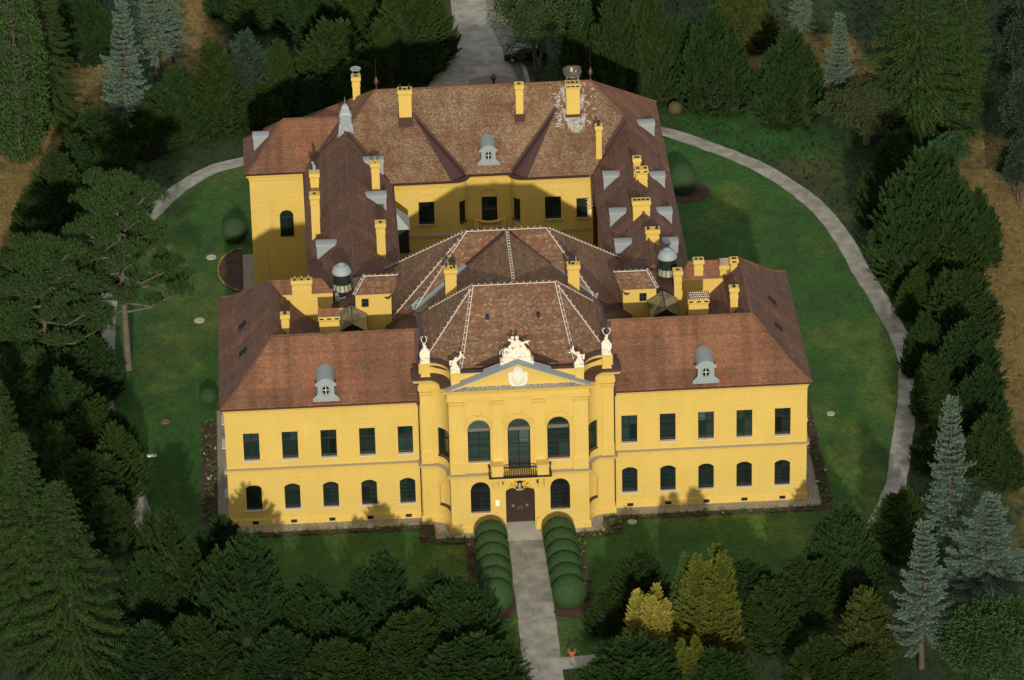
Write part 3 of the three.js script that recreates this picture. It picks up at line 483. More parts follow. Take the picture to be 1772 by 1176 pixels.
// balcony over the door
{
  const b = F().box(-2.72, 2.72, 5.98, 6.14, 3.0, 4.35).box(-2.6, 2.6, 5.86, 5.98, 3.0, 4.2); const bal = mesh('balcony', b, M.plain, palace);
  sub('balcony_edge', F().box(-2.76, 2.76, 6.142, 6.2, 4.2, 4.42).box(-2.76, -2.6, 6.142, 6.2, 3.2, 4.2).box(2.6, 2.76, 6.142, 6.2, 3.2, 4.2), M.darkMetal, bal);
  for (const s of [-1, 1]) {
    sub('pedestal', F().box(s * 2.0 - 0.5, s * 2.0 + 0.5, 6.21, 7.15, 3.1, 4.15).box(s * 2.0 - 0.56, s * 2.0 + 0.56, 7.15, 7.26, 3.1, 4.22), M.plain, bal);
    const c = F(); for (const x of [1.75, 2.25]) c.frustum(s * x, 3.45, 0.26, 0.7, 4.7, 0.34, 1.1, 5.86); sub('corbel', c, M.plain, bal);
    sub('side_rail', F().geo(tube([[s * 2.62, 6.2, 3.1], [s * 2.75, 6.9, 3.2], [s * 2.62, 7.0, 3.7], [s * 2.74, 6.3, 4.2]], 0.05)), M.iron, bal);
    sub('wall_lamp', F().geo(new THREE.SphereGeometry(0.11, 8, 8).scale(1, 1.6, 1).translate(s * 1.55, 5.0, 3.18)).box(s * 1.55 - 0.03, s * 1.55 + 0.03, 5.1, 5.3, 3.0, 3.2), M.darkMetal, bal);
  }
  for (let i = 0; i < 15; i++) { const x = -1.36 + 2.72 * i / 14; const pts = []; for (let k = 0; k <= 8; k++) { const y = 6.2 + 0.95 * k / 8; pts.push(V(x, y, 4.22 + 0.16 * Math.sin(Math.PI * (1 - k / 8) * 0.9))); } sub('baluster', F().geo(tube(pts, 0.03, 6)).geo(new THREE.SphereGeometry(0.06, 8, 6).translate(x, 6.5, 4.37)), M.iron, bal); }
  sub('handrail', F().box(-1.5, 1.5, 7.12, 7.2, 4.16, 4.3).box(-1.5, 1.5, 6.22, 6.28, 4.2, 4.3), M.iron, bal);
}
trim('notice_plate', F().box(-2.2, -1.85, 2.6, 3.2, 3.0, 3.03), M.white);
// hall roofs
trim('hall_side_cladding', F().box(-8.35, -7.7, 12.3, 15.58, -9.2, -1.0).box(7.7, 8.35, 12.3, 15.58, -9.2, -1.0), M.brownMetal);
const box0 = F().box(-8.2, 8.2, 0, 12.4, -9.6, 0.3).box(-7.6, 7.6, 12.4, 15.4, -9.6, 0.3).box(-10.8, 10.8, 0, 12.9, -22.5, -9.6); wall(box0);
const E1L = V(-3.47, 21.2, -3.55), E1R = V(3.88, 21.2, -3.55), B1L = V(-4.9, 15.6, 1.55), B1R = V(5.2, 15.6, 1.55), B2L = V(-7.75, 15.6, -1.3), B2R = V(7.95, 15.6, -1.3), B3L = V(-7.9, 15.6, -9.2), B3R = V(8.1, 15.6, -9.2);
roof(F().poly([B1L, B1R, E1R, E1L], UP).poly([B1L, B2L, E1L], UP).poly([B1R, B2R, E1R], UP).poly([B2L, B3L, E1L], UP).poly([B2R, B3R, E1R], UP).poly([B3L, B3R, E1R, E1L], UP), M.roofHall, 'steep mottled roof over the entrance hall');
trim('eaves_flashing', F().poly([[-8.2, 15.7, 0.3], [-5.3, 15.7, 2.1], [5.5, 15.7, 2.1], [8.3, 15.7, 0.3], B2R, B1R, B1L, B2L], UP), M.brownMetal);
const E2L = V(-3.44, 20.6, -15.08), E2R = V(3.84, 20.6, -15.08), FL = V(-11, 13, -12.2), FR = V(11.2, 13, -12.0), BL = V(-11, 13, -22.7), BR = V(11.3, 13, -22.7), IL = V(-8.45, 15, -11.1), IR = V(8.0, 15, -11.6);
roof(F().poly([E2L, E2R, IR, IL], UP).poly([E2L, IL, FL], UP).poly([E2L, FL, BL], UP).poly([E2R, FR, BR], UP).poly([E2L, E2R, BR, BL], UP), M.roofHall, 'mottled roof over the rear of the hall');
trim('hip_sheet', F().poly([E2R, IR, FR], UP), M.brownMetal);
roof(F().poly([[0.25, 20.6, -15.08], [0.25, 20.6, -4.16], [-8.42, 15, -9.9], IL], UP).poly([[0.25, 20.6, -15.08], [0.25, 20.6, -4.16], [8.42, 15.2, -9.9], IR], UP), M.roofHall, 'mottled saddle roof joining the two hall roofs');
trim('hall_gutter', F().poly([IL, IR, [8.1, 14.9, -9.0], [-7.9, 14.9, -9.0]], UP).poly([[-11, 13, -12.2], IL, [-8.0, 15, -9], [-8.0, 13.2, -4.2], [-10.6, 12.6, -4.4]], UP).poly([[11.2, 13, -12], IR, [8.0, 15, -9], [8.0, 13.2, -4.2], [10.6, 12.6, -4.4]], UP), M.brownMetal);
const strip = (a, b, w, mat, name, lift = 0.05) => { a = V(...(a.toArray ? a.toArray() : a)); b = V(...(b.toArray ? b.toArray() : b)); const d = b.clone().sub(a), side = V(d.z, 0, -d.x).normalize().multiplyScalar(w); const L = V(0, lift, 0); trim(name, F().poly([a.clone().add(side).add(V(0, lift * 2.5, 0)), b.clone().add(side).add(V(0, lift * 2.5, 0)), b.clone().add(L), a.clone().add(L)], UP).poly([a.clone().sub(side).add(V(0, lift * 2.5, 0)), b.clone().sub(side).add(V(0, lift * 2.5, 0)), b.clone().add(L), a.clone().add(L)], UP), mat); };
M.gutterBlue = std([0.24, 0.33, 0.38], 0.5);
const vL = V(0.25, 20.6, -15.08), mid = (a, b, t) => a.clone().lerp(b, t);
strip(vL, mid(vL, IL, 0.45), 0.36, M.brownMetal, 'valley_flashing', 0.1); strip(mid(vL, IL, 0.45), IL, 0.55, M.gutterBlue, 'valley_gutter', 0.1);
strip(vL, mid(vL, IR, 0.5), 0.36, M.brownMetal, 'valley_flashing', 0.1); strip(mid(vL, IR, 0.5), IR, 0.55, M.gutterBlue, 'valley_gutter', 0.1);
// white mortared ridge tiles with a tick at every joint
function mortarRidge(a, b, ladder) {
  a = a.isVector3 ? a : V(...a); b = b.isVector3 ? b : V(...b);
  const d = b.clone().sub(a), len = d.length(), n = Math.round(len / 0.55), f = F(), t = F(), side = V(d.z, 0, -d.x).normalize();
  if (side.z < 0 || (Math.abs(side.z) < 0.05 && side.x > 0)) side.negate();
  for (let i = 0; i < n; i++) { const p = a.clone().lerp(b, i / n), q = a.clone().lerp(b, (i + 1.04) / n); t.geo(rod([p.x, p.y + 0.02, p.z], [q.x, q.y + 0.02, q.z], 0.12, 0.095, 6)); }
  const line = (e, r) => { const o = side.clone().multiplyScalar(e); f.geo(rod([a.x + o.x, a.y + 0.04, a.z + o.z], [b.x + o.x, b.y + 0.04, b.z + o.z], r, r, 5)); };
  line(0.11, 0.033); if (ladder) line(-0.11, 0.028);
  for (let i = 0; i <= n; i++) { const p = a.clone().lerp(b, i / n); if (ladder) { const o = side.clone().multiplyScalar(0.1); f.geo(rod([p.x - o.x, p.y + 0.13, p.z - o.z], [p.x + o.x, p.y + 0.13, p.z + o.z], 0.026, 0.026, 5)); } else f.geo(new THREE.BoxGeometry(0.07, 0.08, 0.07).translate(p.x, p.y + 0.15, p.z)); }
  const m = sub('ridge_tiles', t, M.roofHall, palace); sub('mortar', f, M.mortar, m);
}
for (const [a, b] of [[E1L, E1R], [E1L, B1L], [E1R, B1R], [E1L, B2L], [E1R, B2R], [E1L, mid(E1L, B3L, 0.82)], [E1R, mid(E1R, B3R, 0.82)], [E2L, E2R], [E2L, FL], [E2L, IL], [E2R, IR], [E2L, mid(E2L, BL, 0.95)], [E2R, mid(E2R, BR, 0.95)], [V(0.25, 20.62, -14.8), V(0.25, 20.62, -4.3)]]) mortarRidge(a, b, [[E1L, B1L], [E1R, B1R], [E2L, IL]].some(([p, q]) => p === a && q === b) || Math.abs(a.x - b.x) < 0.01);
// little roof lights in the steep slope, hatches in the side slopes
for (const [x, y] of [[-2.3, 19.0], [2.15, 19.0]]) { const z = 1.55 - (y - 15.6) * 5.1 / 5.6; trim('roof_vent', F().box(x - 0.14, x + 0.14, y - 0.1, y + 0.28, z - 0.3, z + 0.14), M.darkMetal); }
// ---- side wings of the court
const RW = 15.8, RX = 13.5;
for (const s of [-1, 1]) {
  const xo = s < 0 ? 17.6 : 17.15, xi = s < 0 ? 9.35 : 9.9, q = (x, y, z) => V(s * x, y, z), z0 = -16.4, z1 = -46.6;
  const f = F();
  f.poly([q(xo, 12.3, z0), q(xo, 12.3, z1), q(RX + 2.2, 13.95, z1), q(RX + 2.2, 13.95, z0)], UP).poly([q(RX + 2.2, 13.95, z0), q(RX + 2.2, 13.95, z1), q(RX, RW, z1), q(RX, RW, z0)], UP);
  f.poly([q(xi, 12.3, z0), q(xi, 12.3, z1), q(RX, RW, z1), q(RX, RW, z0)], UP).poly([q(xo, 12.3, z0), q(RX, RW, z0), q(xi, 12.3, z0)], [0, 0, 1]);
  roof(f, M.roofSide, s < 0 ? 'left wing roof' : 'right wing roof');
  wall(F().box(Math.min(s * (xo - 0.45), s * (xi + 0.45)), Math.max(s * (xo - 0.45), s * (xi + 0.45)), 0, 12.1, z1, z0));
  const rt = F(); for (let z = z0; z > z1 + 0.3; z -= 0.4) rt.geo(rod([s * RX, RW + 0.03, z], [s * RX, RW + 0.03, z - 0.43], 0.12, 0.1, 6)); trim('ridge_tiles', rt, M.roofSide);
    trim('eaves_gutter', F().box(Math.min(s * xi, s * (xi - 0.22)), Math.max(s * xi, s * (xi - 0.22)), 12.14, 12.3, -41.9, z0 - 7).box(Math.min(s * xo, s * (xo + 0.16)), Math.max(s * xo, s * (xo + 0.16)), 12.14, 12.29, z1, z0), M.brownMetal);
  // valley flashing against the rear range
  strip([s * RX, RW + 0.02, -46.3], [s * xi, 12.34, -42.0], 0.28, M.brownMetal, 'valley_flashing', 0.08);
  // sheet metal dormers with a rounded lid, cheek to the south
  const inner = s < 0 ? [-43.0, -35.6] : [-37.6, -29.9, -23.7], outer = s < 0 ? [-26.0] : [-48.2, -36.9, -29.5, -23.3];
  for (const z of inner) sheetDormer(s * (xi + 0.75), z, -s, 12.3 + 0.75 * 0.9);
  for (const z of outer) sheetDormer(s * (xo - 0.85), z, s, 12.3 + 0.85 * 0.88);
}
function sheetDormer(x, z, dir, y) {   // dir: the way its window looks along x
  const L = 1.7, H = 1.25, W = 1.1, f = F(), q = (l, h, e) => V(x - dir * l, y + h, z + e * W / 2);
  for (const e of [-1, 1]) f.poly([q(0, -0.2, e), q(0, H, e), q(L * 0.95, H, e), q(L * 0.2, 0, e)], [0, 0, e]);
  f.poly([q(0, -0.2, -1), q(0, H, -1), q(0, H, 1), q(0, -0.2, 1)], [dir, 0, 0]);
  const d = mesh('dormer', f, M.zinc, palace), r = F(), n = 6;
  const sec = (l, i, g) => { const a = Math.PI * i / n; return V(x - dir * l, y + H + 0.1 + 0.2 * Math.sin(a), z + (W / 2 + g) * Math.cos(a)); };
  for (let i = 0; i < n; i++) r.poly([sec(-0.12, i, 0.12), sec(-0.12, i + 1, 0.12), sec(L + 0.25, i + 1, 0.12), sec(L + 0.25, i, 0.12)]);
  r.poly(Array.from({ length: n + 1 }, (_, i) => sec(-0.12, i, 0.12)), [dir, 0, 0]).poly([sec(-0.12, 0, 0.12), sec(L, 0, 0.12), sec(L, n, 0.12), sec(-0.12, n, 0.12)], [0, -1, 0]);
  for (const e of [-1, 1]) r.box(Math.min(x + dir * 0.08, x - dir * L * 0.97), Math.max(x + dir * 0.08, x - dir * L * 0.97), y + H - 0.16, y + H + 0.09, z + e * (W / 2 + 0.02) - 0.04, z + e * (W / 2 + 0.02) + 0.04).box(Math.min(x + dir * 0.05, x - dir * 0.14), Math.max(x + dir * 0.05, x - dir * 0.14), y - 0.1, y + H - 0.17, z + e * (W / 2 + 0.01) - 0.035, z + e * (W / 2 + 0.01) + 0.035);
  sub('dormer_lid', r, M.zinc, d);
  sub('pane', F().box(Math.min(x + dir * 0.01, x + dir * 0.03), Math.max(x + dir * 0.01, x + dir * 0.03), y + 0.25, y + 1.15, z - 0.38, z + 0.38), M.glass[2], d);
}
// ---- rear range with the court front: two shallow arms and a recessed centre joined by concave curves
{
  const ZC = -43.35, ZA = -42.15, zr = -49.5, yr = 18.5, xo = 17.3, zb = -57.0;
  const curve = (x0, x1) => { const p = []; for (let i = 0; i <= 8; i++) { const a = Math.PI / 2 * i / 8; p.push([x0 + (x1 - x0) * Math.sin(a), ZA - (ZA - ZC) * (1 - Math.cos(a))]); } return p; };
  const L = [[-9.6, ZA], [-3.5, ZA], ...curve(-3.4, -2.15), [-2.1, ZC]], path = [...L, ...flip(L)];
  const iA = 3, n = path.length - 1;
  // windows of the court front
  const cw = [{ x: -6.08, y: 7.5, w: 1.5, h: 2.45, rise: 0 }, { x: 6.08, y: 7.5, w: 1.55, h: 2.4, rise: 0 }, { x: 8.85, y: 7.5, w: 1.05, h: 2.1, rise: 0 }, { x: -6.2, y: 1.6, w: 1.4, h: 2.5, rise: 0 }, { x: 6.2, y: 1.6, w: 1.4, h: 2.5, rise: 0 }, { x: 8.9, y: 1.9, w: 1.05, h: 2.6, rise: 0 }, { x: -8.7, y: 1.9, w: 1.05, h: 2.6, rise: 0 }];
  for (const s of [-1, 1]) {
    const a = s < 0 ? -9.6 : 3.5, b = s < 0 ? -3.5 : 9.9;
    wall(F().geo(new THREE.ExtrudeGeometry(wallShape([[a, 0], [b, 0], [b, 12.0], [a, 12.0]], cw.filter((o) => o.x > a && o.x < b)), { depth: 0.4, bevelEnabled: false }).translate(0, 0, ZA - 0.4), null, false), s < 0 ? 'left part of the court front' : 'right part of the court front');
    const p = s < 0 ? L.slice(1) : flip(L.slice(1)), m = p.length - 1, f = curvedWall(p, 0, 12.0, [[s < 0 ? 3 : m - 7, s < 0 ? 7 : m - 3, 7.5, 9.75, 0.25, 0]]);
    wall(f); curvedWindow(f, s < 0 ? 3 : m - 7, s < 0 ? 7 : m - 3, 7.5, 9.75, -0.18);
    // thin plaster frames
    for (const x of s < 0 ? [-9.2, -7.3, -4.9, -3.8] : [3.8, 4.9, 7.4, 8.1]) trim('wall_panel', F().box(x - 0.05, x + 0.05, 6.9, 11.3, ZA, ZA + 0.03), M.plain);
    const c = s * 6.08, hood = []; for (let i = 0; i <= 12; i++) hood.push(V(c + 0.85 * Math.cos(Math.PI * i / 12), 10.1 + 0.75 * Math.sin(Math.PI * i / 12), ZA + 0.02)); trim('window_hood', F().geo(tube(hood, 0.05, 5)).box(c - 0.95, c + 0.95, 10.0, 10.1, ZA, ZA + 0.07), M.plain);
  }
  for (const o of cw) makeWindow(o, zAt(o.x, o.y, ZA - 0.14), { split: [0.62], fr: 0.08, sillMat: M.lead });
  const cc = [{ x: 0.02, y: 6.5, w: 1.5, h: 3.1, rise: 0 }, { x: 0.02, y: 0.2, w: 3.0, h: 5.3, rise: 1.4 }];
  wall(F().geo(new THREE.ExtrudeGeometry(wallShape([[-2.1, 0], [2.1, 0], [2.1, 12], [-2.1, 12]], cc), { depth: 0.4, bevelEnabled: false }).translate(0, 0, ZC - 0.4), null, false), 'recessed centre of the court front');
  makeWindow(cc[0], zAt(0.02, 6.5, ZC - 0.14), { split: [0.7], sill: false }); trim('passage', F().geo(new THREE.ShapeGeometry(new THREE.Shape(outline(cc[1]).map((q) => new THREE.Vector2(...q)))).translate(0.02, 0.2, ZC - 0.35)), M.dark);
  { const h = F(), pts = []; for (let i = 0; i <= 12; i++) pts.push(V(0.02 + 0.85 * Math.cos(Math.PI * i / 12), 9.8 + 0.8 * Math.sin(Math.PI * i / 12), ZC + 0.03)); h.geo(tube(pts, 0.06, 5)); for (let i = 0; i < 7; i++) h.geo(new THREE.SphereGeometry(0.1, 8, 6).scale(1, 1, 0.5).translate(0.02 + (i - 3) * 0.17, 10.15 + 0.3 * Math.cos((i - 3) * 0.45), ZC + 0.03)); trim('window_hood', h, M.plain); }
  trim('string_course', F().sweep(path, [[0, 6.1], [0.1, 6.15], [0.14, 6.35], [0, 6.42]]), M.plain);
  trim('string_course_flashing', F().sweep(path, [[0, 6.45], [0.17, 6.38], [0.17, 6.36], [0, 6.425]]), M.lead);
  trim('eaves_cornice', F().sweep(path, [[0, 11.4], [0.06, 11.45], [0.1, 11.75], [0.25, 11.85], [0.3, 12.02], [0, 12.02]]), M.plain);
  trim('gutter', F().sweep(path, [[0, 12.03], [0.45, 12.03], [0.55, 12.3], [0.5, 12.32], [0, 12.28]]), M.brownMetal);
  wall(F().box(-16.9, 16.9, 0, 12.1, zb + 0.4, -44.2));
  // courtyard balcony: a bowed stone balustrade
  { const bp = []; for (let i = 0; i <= 14; i++) { const u = (i - 7) / 7; bp.push([u * 1.55, ZC + 0.25 + 1.0 * Math.cos(u * 1.35)]); }
    const bal = mesh('court_balcony', F().sweep(bp, [[0.05, 6.6], [0.1, 6.48], [0, 6.3], [-0.5, 6.0], [-0.9, 5.8], [-0.9, 6.6]]), M.plain, palace);
    sub('rail', F().sweep(bp, [[0.08, 7.42], [0.08, 7.56], [-0.18, 7.56], [-0.18, 7.42], [0.08, 7.42]]), M.plain, bal);
    for (let i = 2; i <= 12; i++) { const [x, z] = bp[i]; const g = new THREE.LatheGeometry([[0.04, 0], [0.1, 0.12], [0.11, 0.26], [0.045, 0.5], [0.06, 0.72], [0.07, 0.82]].map((p) => new THREE.Vector2(...p)), 8).translate(x, 6.6, z - 0.06); sub('baluster', F().geo(g), M.plain, bal); }
    for (const i of [1, 13]) { const [x, z] = bp[i]; sub('end_pier', F().box(x - 0.17, x + 0.17, 6.6, 7.42, z - 0.2, z + 0.1), M.plain, bal); } }
  // roof
  const f = F(), sy = 16.6, sz = ZC - 0.0 - (16.6 - 12.3) / ((yr - 12.3) / (ZC + 0.45 - zr));
  const zMain = (y) => (ZC + 0.45) + (y - 12.3) / (yr - 12.3) * (zr - (ZC + 0.45));
  const zs = zMain(sy), rA = V(-10.4, yr, zr), rB = V(10.3, yr, zr), tL = V(-6.85, sy, zs), tR = V(6.85, sy, zs), hL = (y) => -17.3 + (y - 12.3) / (yr - 12.3) * 6.9;
  f.poly([[-2.3, 12.3, ZC + 0.45], [2.3, 12.3, ZC + 0.45], tR, tL], UP).poly([[hL(sy), sy, zs], [-hL(sy), sy, zs], rB, rA], UP);
  f.poly([[-17.3, 12.3, ZA + 0.45], [-3.6, 12.3, ZA + 0.45], tL, [hL(sy), sy, zs]], UP).poly([[17.3, 12.3, ZA + 0.45], [3.6, 12.3, ZA + 0.45], tR, [-hL(sy), sy, zs]], UP);
  roof(f, M.roofRear, 'lichened court slope of the rear roof with white droppings');
  roof(F().poly([[-17.3, 12.3, ZA + 0.45], [-17.3, 12.3, zb], rA, [hL(sy), sy, zs]], UP).poly([[17.3, 12.3, ZA + 0.45], [17.3, 12.3, zb], rB, [-hL(sy), sy, zs]], UP).poly([[-17.3, 12.3, zb], [17.3, 12.3, zb], rB, rA], UP), M.roofWing, 'outer slopes of the rear roof');
  for (const s of [-1, 1]) { trim('curved_valley_sheet', F().poly([[s * 3.65, 12.34, ZA + 0.46], [s * 2.9, 12.34, ZA + 0.1], [s * 2.25, 12.34, ZC + 0.46], [s * 6.9, sy + 0.08, zs + 0.02]], UP), M.brownMetal); strip([s * 2.25, 12.38, ZC + 0.46], [s * 6.9, sy + 0.04, zs], 0.2, M.brownMetal, 'valley_flashing', 0.08); }
  const rt = F(), rl = (a, b) => { const n2 = Math.round(a.distanceTo(b) / 0.4); for (let i = 0; i < n2; i++) rt.geo(rod(a.clone().lerp(b, i / n2).toArray(), a.clone().lerp(b, (i + 1.06) / n2).toArray(), 0.12, 0.1, 6)); };
  rl(rA, rB); rl(rA, V(hL(sy), sy, zs)); rl(V(hL(sy), sy, zs), V(-13.4, 15.9, -46.4)); rl(rB, V(-hL(sy), sy, zs)); rl(V(-hL(sy), sy, zs), V(16.2, 13.4, -43.3)); rl(rB, V(17.3, 12.3, zb)); rl(rA, V(-17.3, 12.3, zb)); trim('ridge_tiles', rt, M.roofWing);
  for (const x of [-10.3, 10.35]) { const g = new THREE.LatheGeometry([[0.16, 0], [0.06, 0.2], [0.06, 0.55], [0.2, 0.75], [0.23, 0.95], [0.12, 1.2], [0.03, 1.45], [0.012, 1.6], [0.012, 3.4], [0, 3.42]].map((p) => new THREE.Vector2(...p)), 10).translate(x, yr, zr); trim('finial', F().geo(g), M.brownMetal); }
  // low segmental roof over the north porch with its finial
  const nr = F(), k = 12; for (let i = 0; i < k; i++) { const a = -1 + 2 * i / k, b = -1 + 2 * (i + 1) / k, Y = (u) => 14.15 + 0.4 * Math.cos(u * Math.PI / 2); nr.poly([[1.4 + a * 2.4, Y(a), -56.6], [1.4 + b * 2.4, Y(b), -56.6], [1.4 + b * 2.4, Y(b), -60], [1.4 + a * 2.4, Y(a), -60]], UP).poly([[1.4 + a * 2.4, Y(a), -56.6], [1.4 + b * 2.4, Y(b), -56.6], [1.4 + b * 2.4, 13, -56.6], [1.4 + a * 2.4, 13, -56.6]], [0, 0, 1]); }
  nr.geo(new THREE.LatheGeometry([[0.2, 0], [0.08, 0.3], [0.3, 0.6], [0.32, 0.85], [0.1, 1.1], [0, 1.3]].map((p) => new THREE.Vector2(...p)), 10).translate(1.4, 14.5, -58)); trim('porch_roof', nr, M.brownMetal);
}
ovalDormer(0.05, 13.0, -43.45, 0.94);
trim('lightning_rod', F().geo(rod([-21.15, 16.8, -14.6], [-21.15, 19.9, -14.6], 0.03, 0.015)), M.darkMetal); trim('lightning_rod', F().geo(rod([20.9, 16.8, -14.6], [20.9, 19.6, -14.6], 0.03, 0.015)), M.darkMetal);
// bay window on the court side of the left wing
{ const f = F().box(-9.0, -8.05, 8.3, 10.4, -37.8, -35.4); const b = mesh('bay_window', f, M.glass[0], palace); const fr = F(); for (const z of [-37.82, -37.0, -36.2, -35.38]) fr.box(-9, -8.02, 8.25, 10.45, z - 0.05, z + 0.05); fr.box(-9, -7.98, 8.1, 8.3, -37.9, -35.3).box(-9, -7.98, 10.4, 10.6, -37.9, -35.3); sub('frame', fr, M.darkMetal, b); const r = F().poly([[-9.1, 12.0, -37.2], [-9.1, 12.0, -36.0], [-7.9, 10.65, -35.2], [-7.9, 10.65, -38.0]], UP).poly([[-9.1, 12.0, -36.0], [-7.9, 10.65, -35.2], [-9.1, 10.65, -35.2]], [0, 0, 1]); sub('bay_roof', r, M.zinc, b); sub('corbel', F().frustum(-8.6, -36.6, 0.6, 1.6, 7.3, 1.0, 2.4, 8.1), M.plain, b); }
// antlers hung on the court wall beside the narrow window
{ const f = F(); for (const e of [-1, 1]) { f.geo(tube([[9.62, 8.6, -42.0], [9.62 + e * 0.25, 9.2, -41.7], [9.62 + e * 0.15, 9.9, -41.6]], 0.04, 6)); for (const h of [8.9, 9.3, 9.6]) f.geo(rod([9.62 + e * 0.2, h, -41.75], [9.62 + e * 0.5, h + 0.2, -41.5], 0.03, 0.01)); } f.geo(new THREE.SphereGeometry(0.22, 10, 8).scale(0.8, 1.5, 0.7).translate(9.62, 8.2, -41.95)); trim('antler_trophy', f, M.stone); }

// ---- chapel tower block at the back left
{
  const o = { x: -19.5, y: 5.15, w: 1.32, h: 2.9, rise: 0.5 };
  wall(F().geo(new THREE.ExtrudeGeometry(wallShape([[-22.9, 0], [-17.15, 0], [-17.15, 12], [-22.9, 12]], [o]), { depth: 0.4, bevelEnabled: false }).translate(0, 0, -45.9), null, false), 'tall blank wall with one arched window');
  makeWindow(o, zAt(o.x, o.y, -45.62), { split: [0.72], sill: false, grille: true });
  wall(F().box(-22.88, -14, 0, 12, -52.7, -45.92));
  trim('eaves_cornice', F().sweep([[-22.9, -52.7], [-22.9, -45.5], [-17.2, -45.5]], [[0, 11.3], [0.05, 11.35], [0.08, 11.7], [0.25, 11.8], [0.3, 12.1], [0, 12.1]]), M.plain);
  trim('gutter', F().sweep([[-22.9, -52.7], [-22.9, -45.5], [-17.4, -45.5]], [[0.2, 12.11], [0.45, 12.11], [0.5, 12.26], [0.2, 12.22]]), M.brownMetal);
  const q = [[-23.35, 12.3, -45.05], [-23.35, 12.3, -53.1], [-19.46, 16.05, -49.05]];
  const kf = (x, z) => 0; const f = F(), sd = F();
  f.poly([q[0], [-22.2, 13.15, -46.25], [-13, 13.15, -46.25], [-13, 12.3, -45.05]], UP).poly([[-22.2, 13.15, -46.25], q[2], [-13, 16.05, -49.05], [-13, 13.15, -46.25]], UP).poly([q[1], [-13, 12.3, -53.1], [-13, 16.05, -49.05], q[2]], UP);
  sd.poly([q[0], q[1], [-22.2, 13.15, -51.9], [-22.2, 13.15, -46.25]], UP).poly([[-22.2, 13.15, -46.25], [-22.2, 13.15, -51.9], q[2]], UP);
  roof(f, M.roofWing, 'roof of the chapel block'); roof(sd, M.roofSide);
  const rt = F(); for (let x = -19.4; x < -13.6; x += 0.4) rt.geo(rod([x, 16.08, -49.05], [x + 0.43, 16.08, -49.05], 0.12, 0.1, 6)); const hp = [V(...q[0]), V(-22.2, 13.18, -46.25), V(...q[2])]; for (let k = 0; k < 2; k++) for (let i = 0; i < 10; i++) rt.geo(rod(hp[k].clone().lerp(hp[k + 1], i / 10).toArray(), hp[k].clone().lerp(hp[k + 1], (i + 1.05) / 10).toArray(), 0.11, 0.09, 6)); trim('ridge_tiles', rt, M.roofSide);
  sheetDormer(-22.3, -49.2, -1, 13.1);
  strip([-13.6, 16.0, -48.6], [-17.3, 12.45, -45.2], 0.22, M.brownMetal, 'valley_flashing', 0.06);
}
// grey metal turret where the roofs meet
{
  const f = F(); f.frustum(-13.42, -46.9, 1.5, 1.5, 15.2, 1.25, 1.2, 16.6); f.box(-13.92, -12.92, 16.6, 17.35, -47.4, -46.4).box(-14.02, -12.82, 17.3, 17.43, -47.5, -46.3);
  for (const [w0, y0, w1, y1] of [[1.1, 17.43, 0.88, 17.65], [0.88, 17.65, 0.74, 18.1], [0.74, 18.1, 0.3, 18.4]]) f.frustum(-13.42, -46.9, w0, w0 * 0.9, y0, w1, w1 * 0.9, y1);
  for (const e of [-1, 1]) f.poly([[-13.42, 16.75, -46.2], [-13.42 + e * 0.95, 15.2, -46.0], [-13.42 + e * 0.7, 15.9, -46.4]], [0, 0, 1]);
  f.geo(rod([-13.42, 18.4, -46.9], [-13.42, 19.2, -46.9], 0.04, 0.015)); trim('turret', f, M.zinc);
}
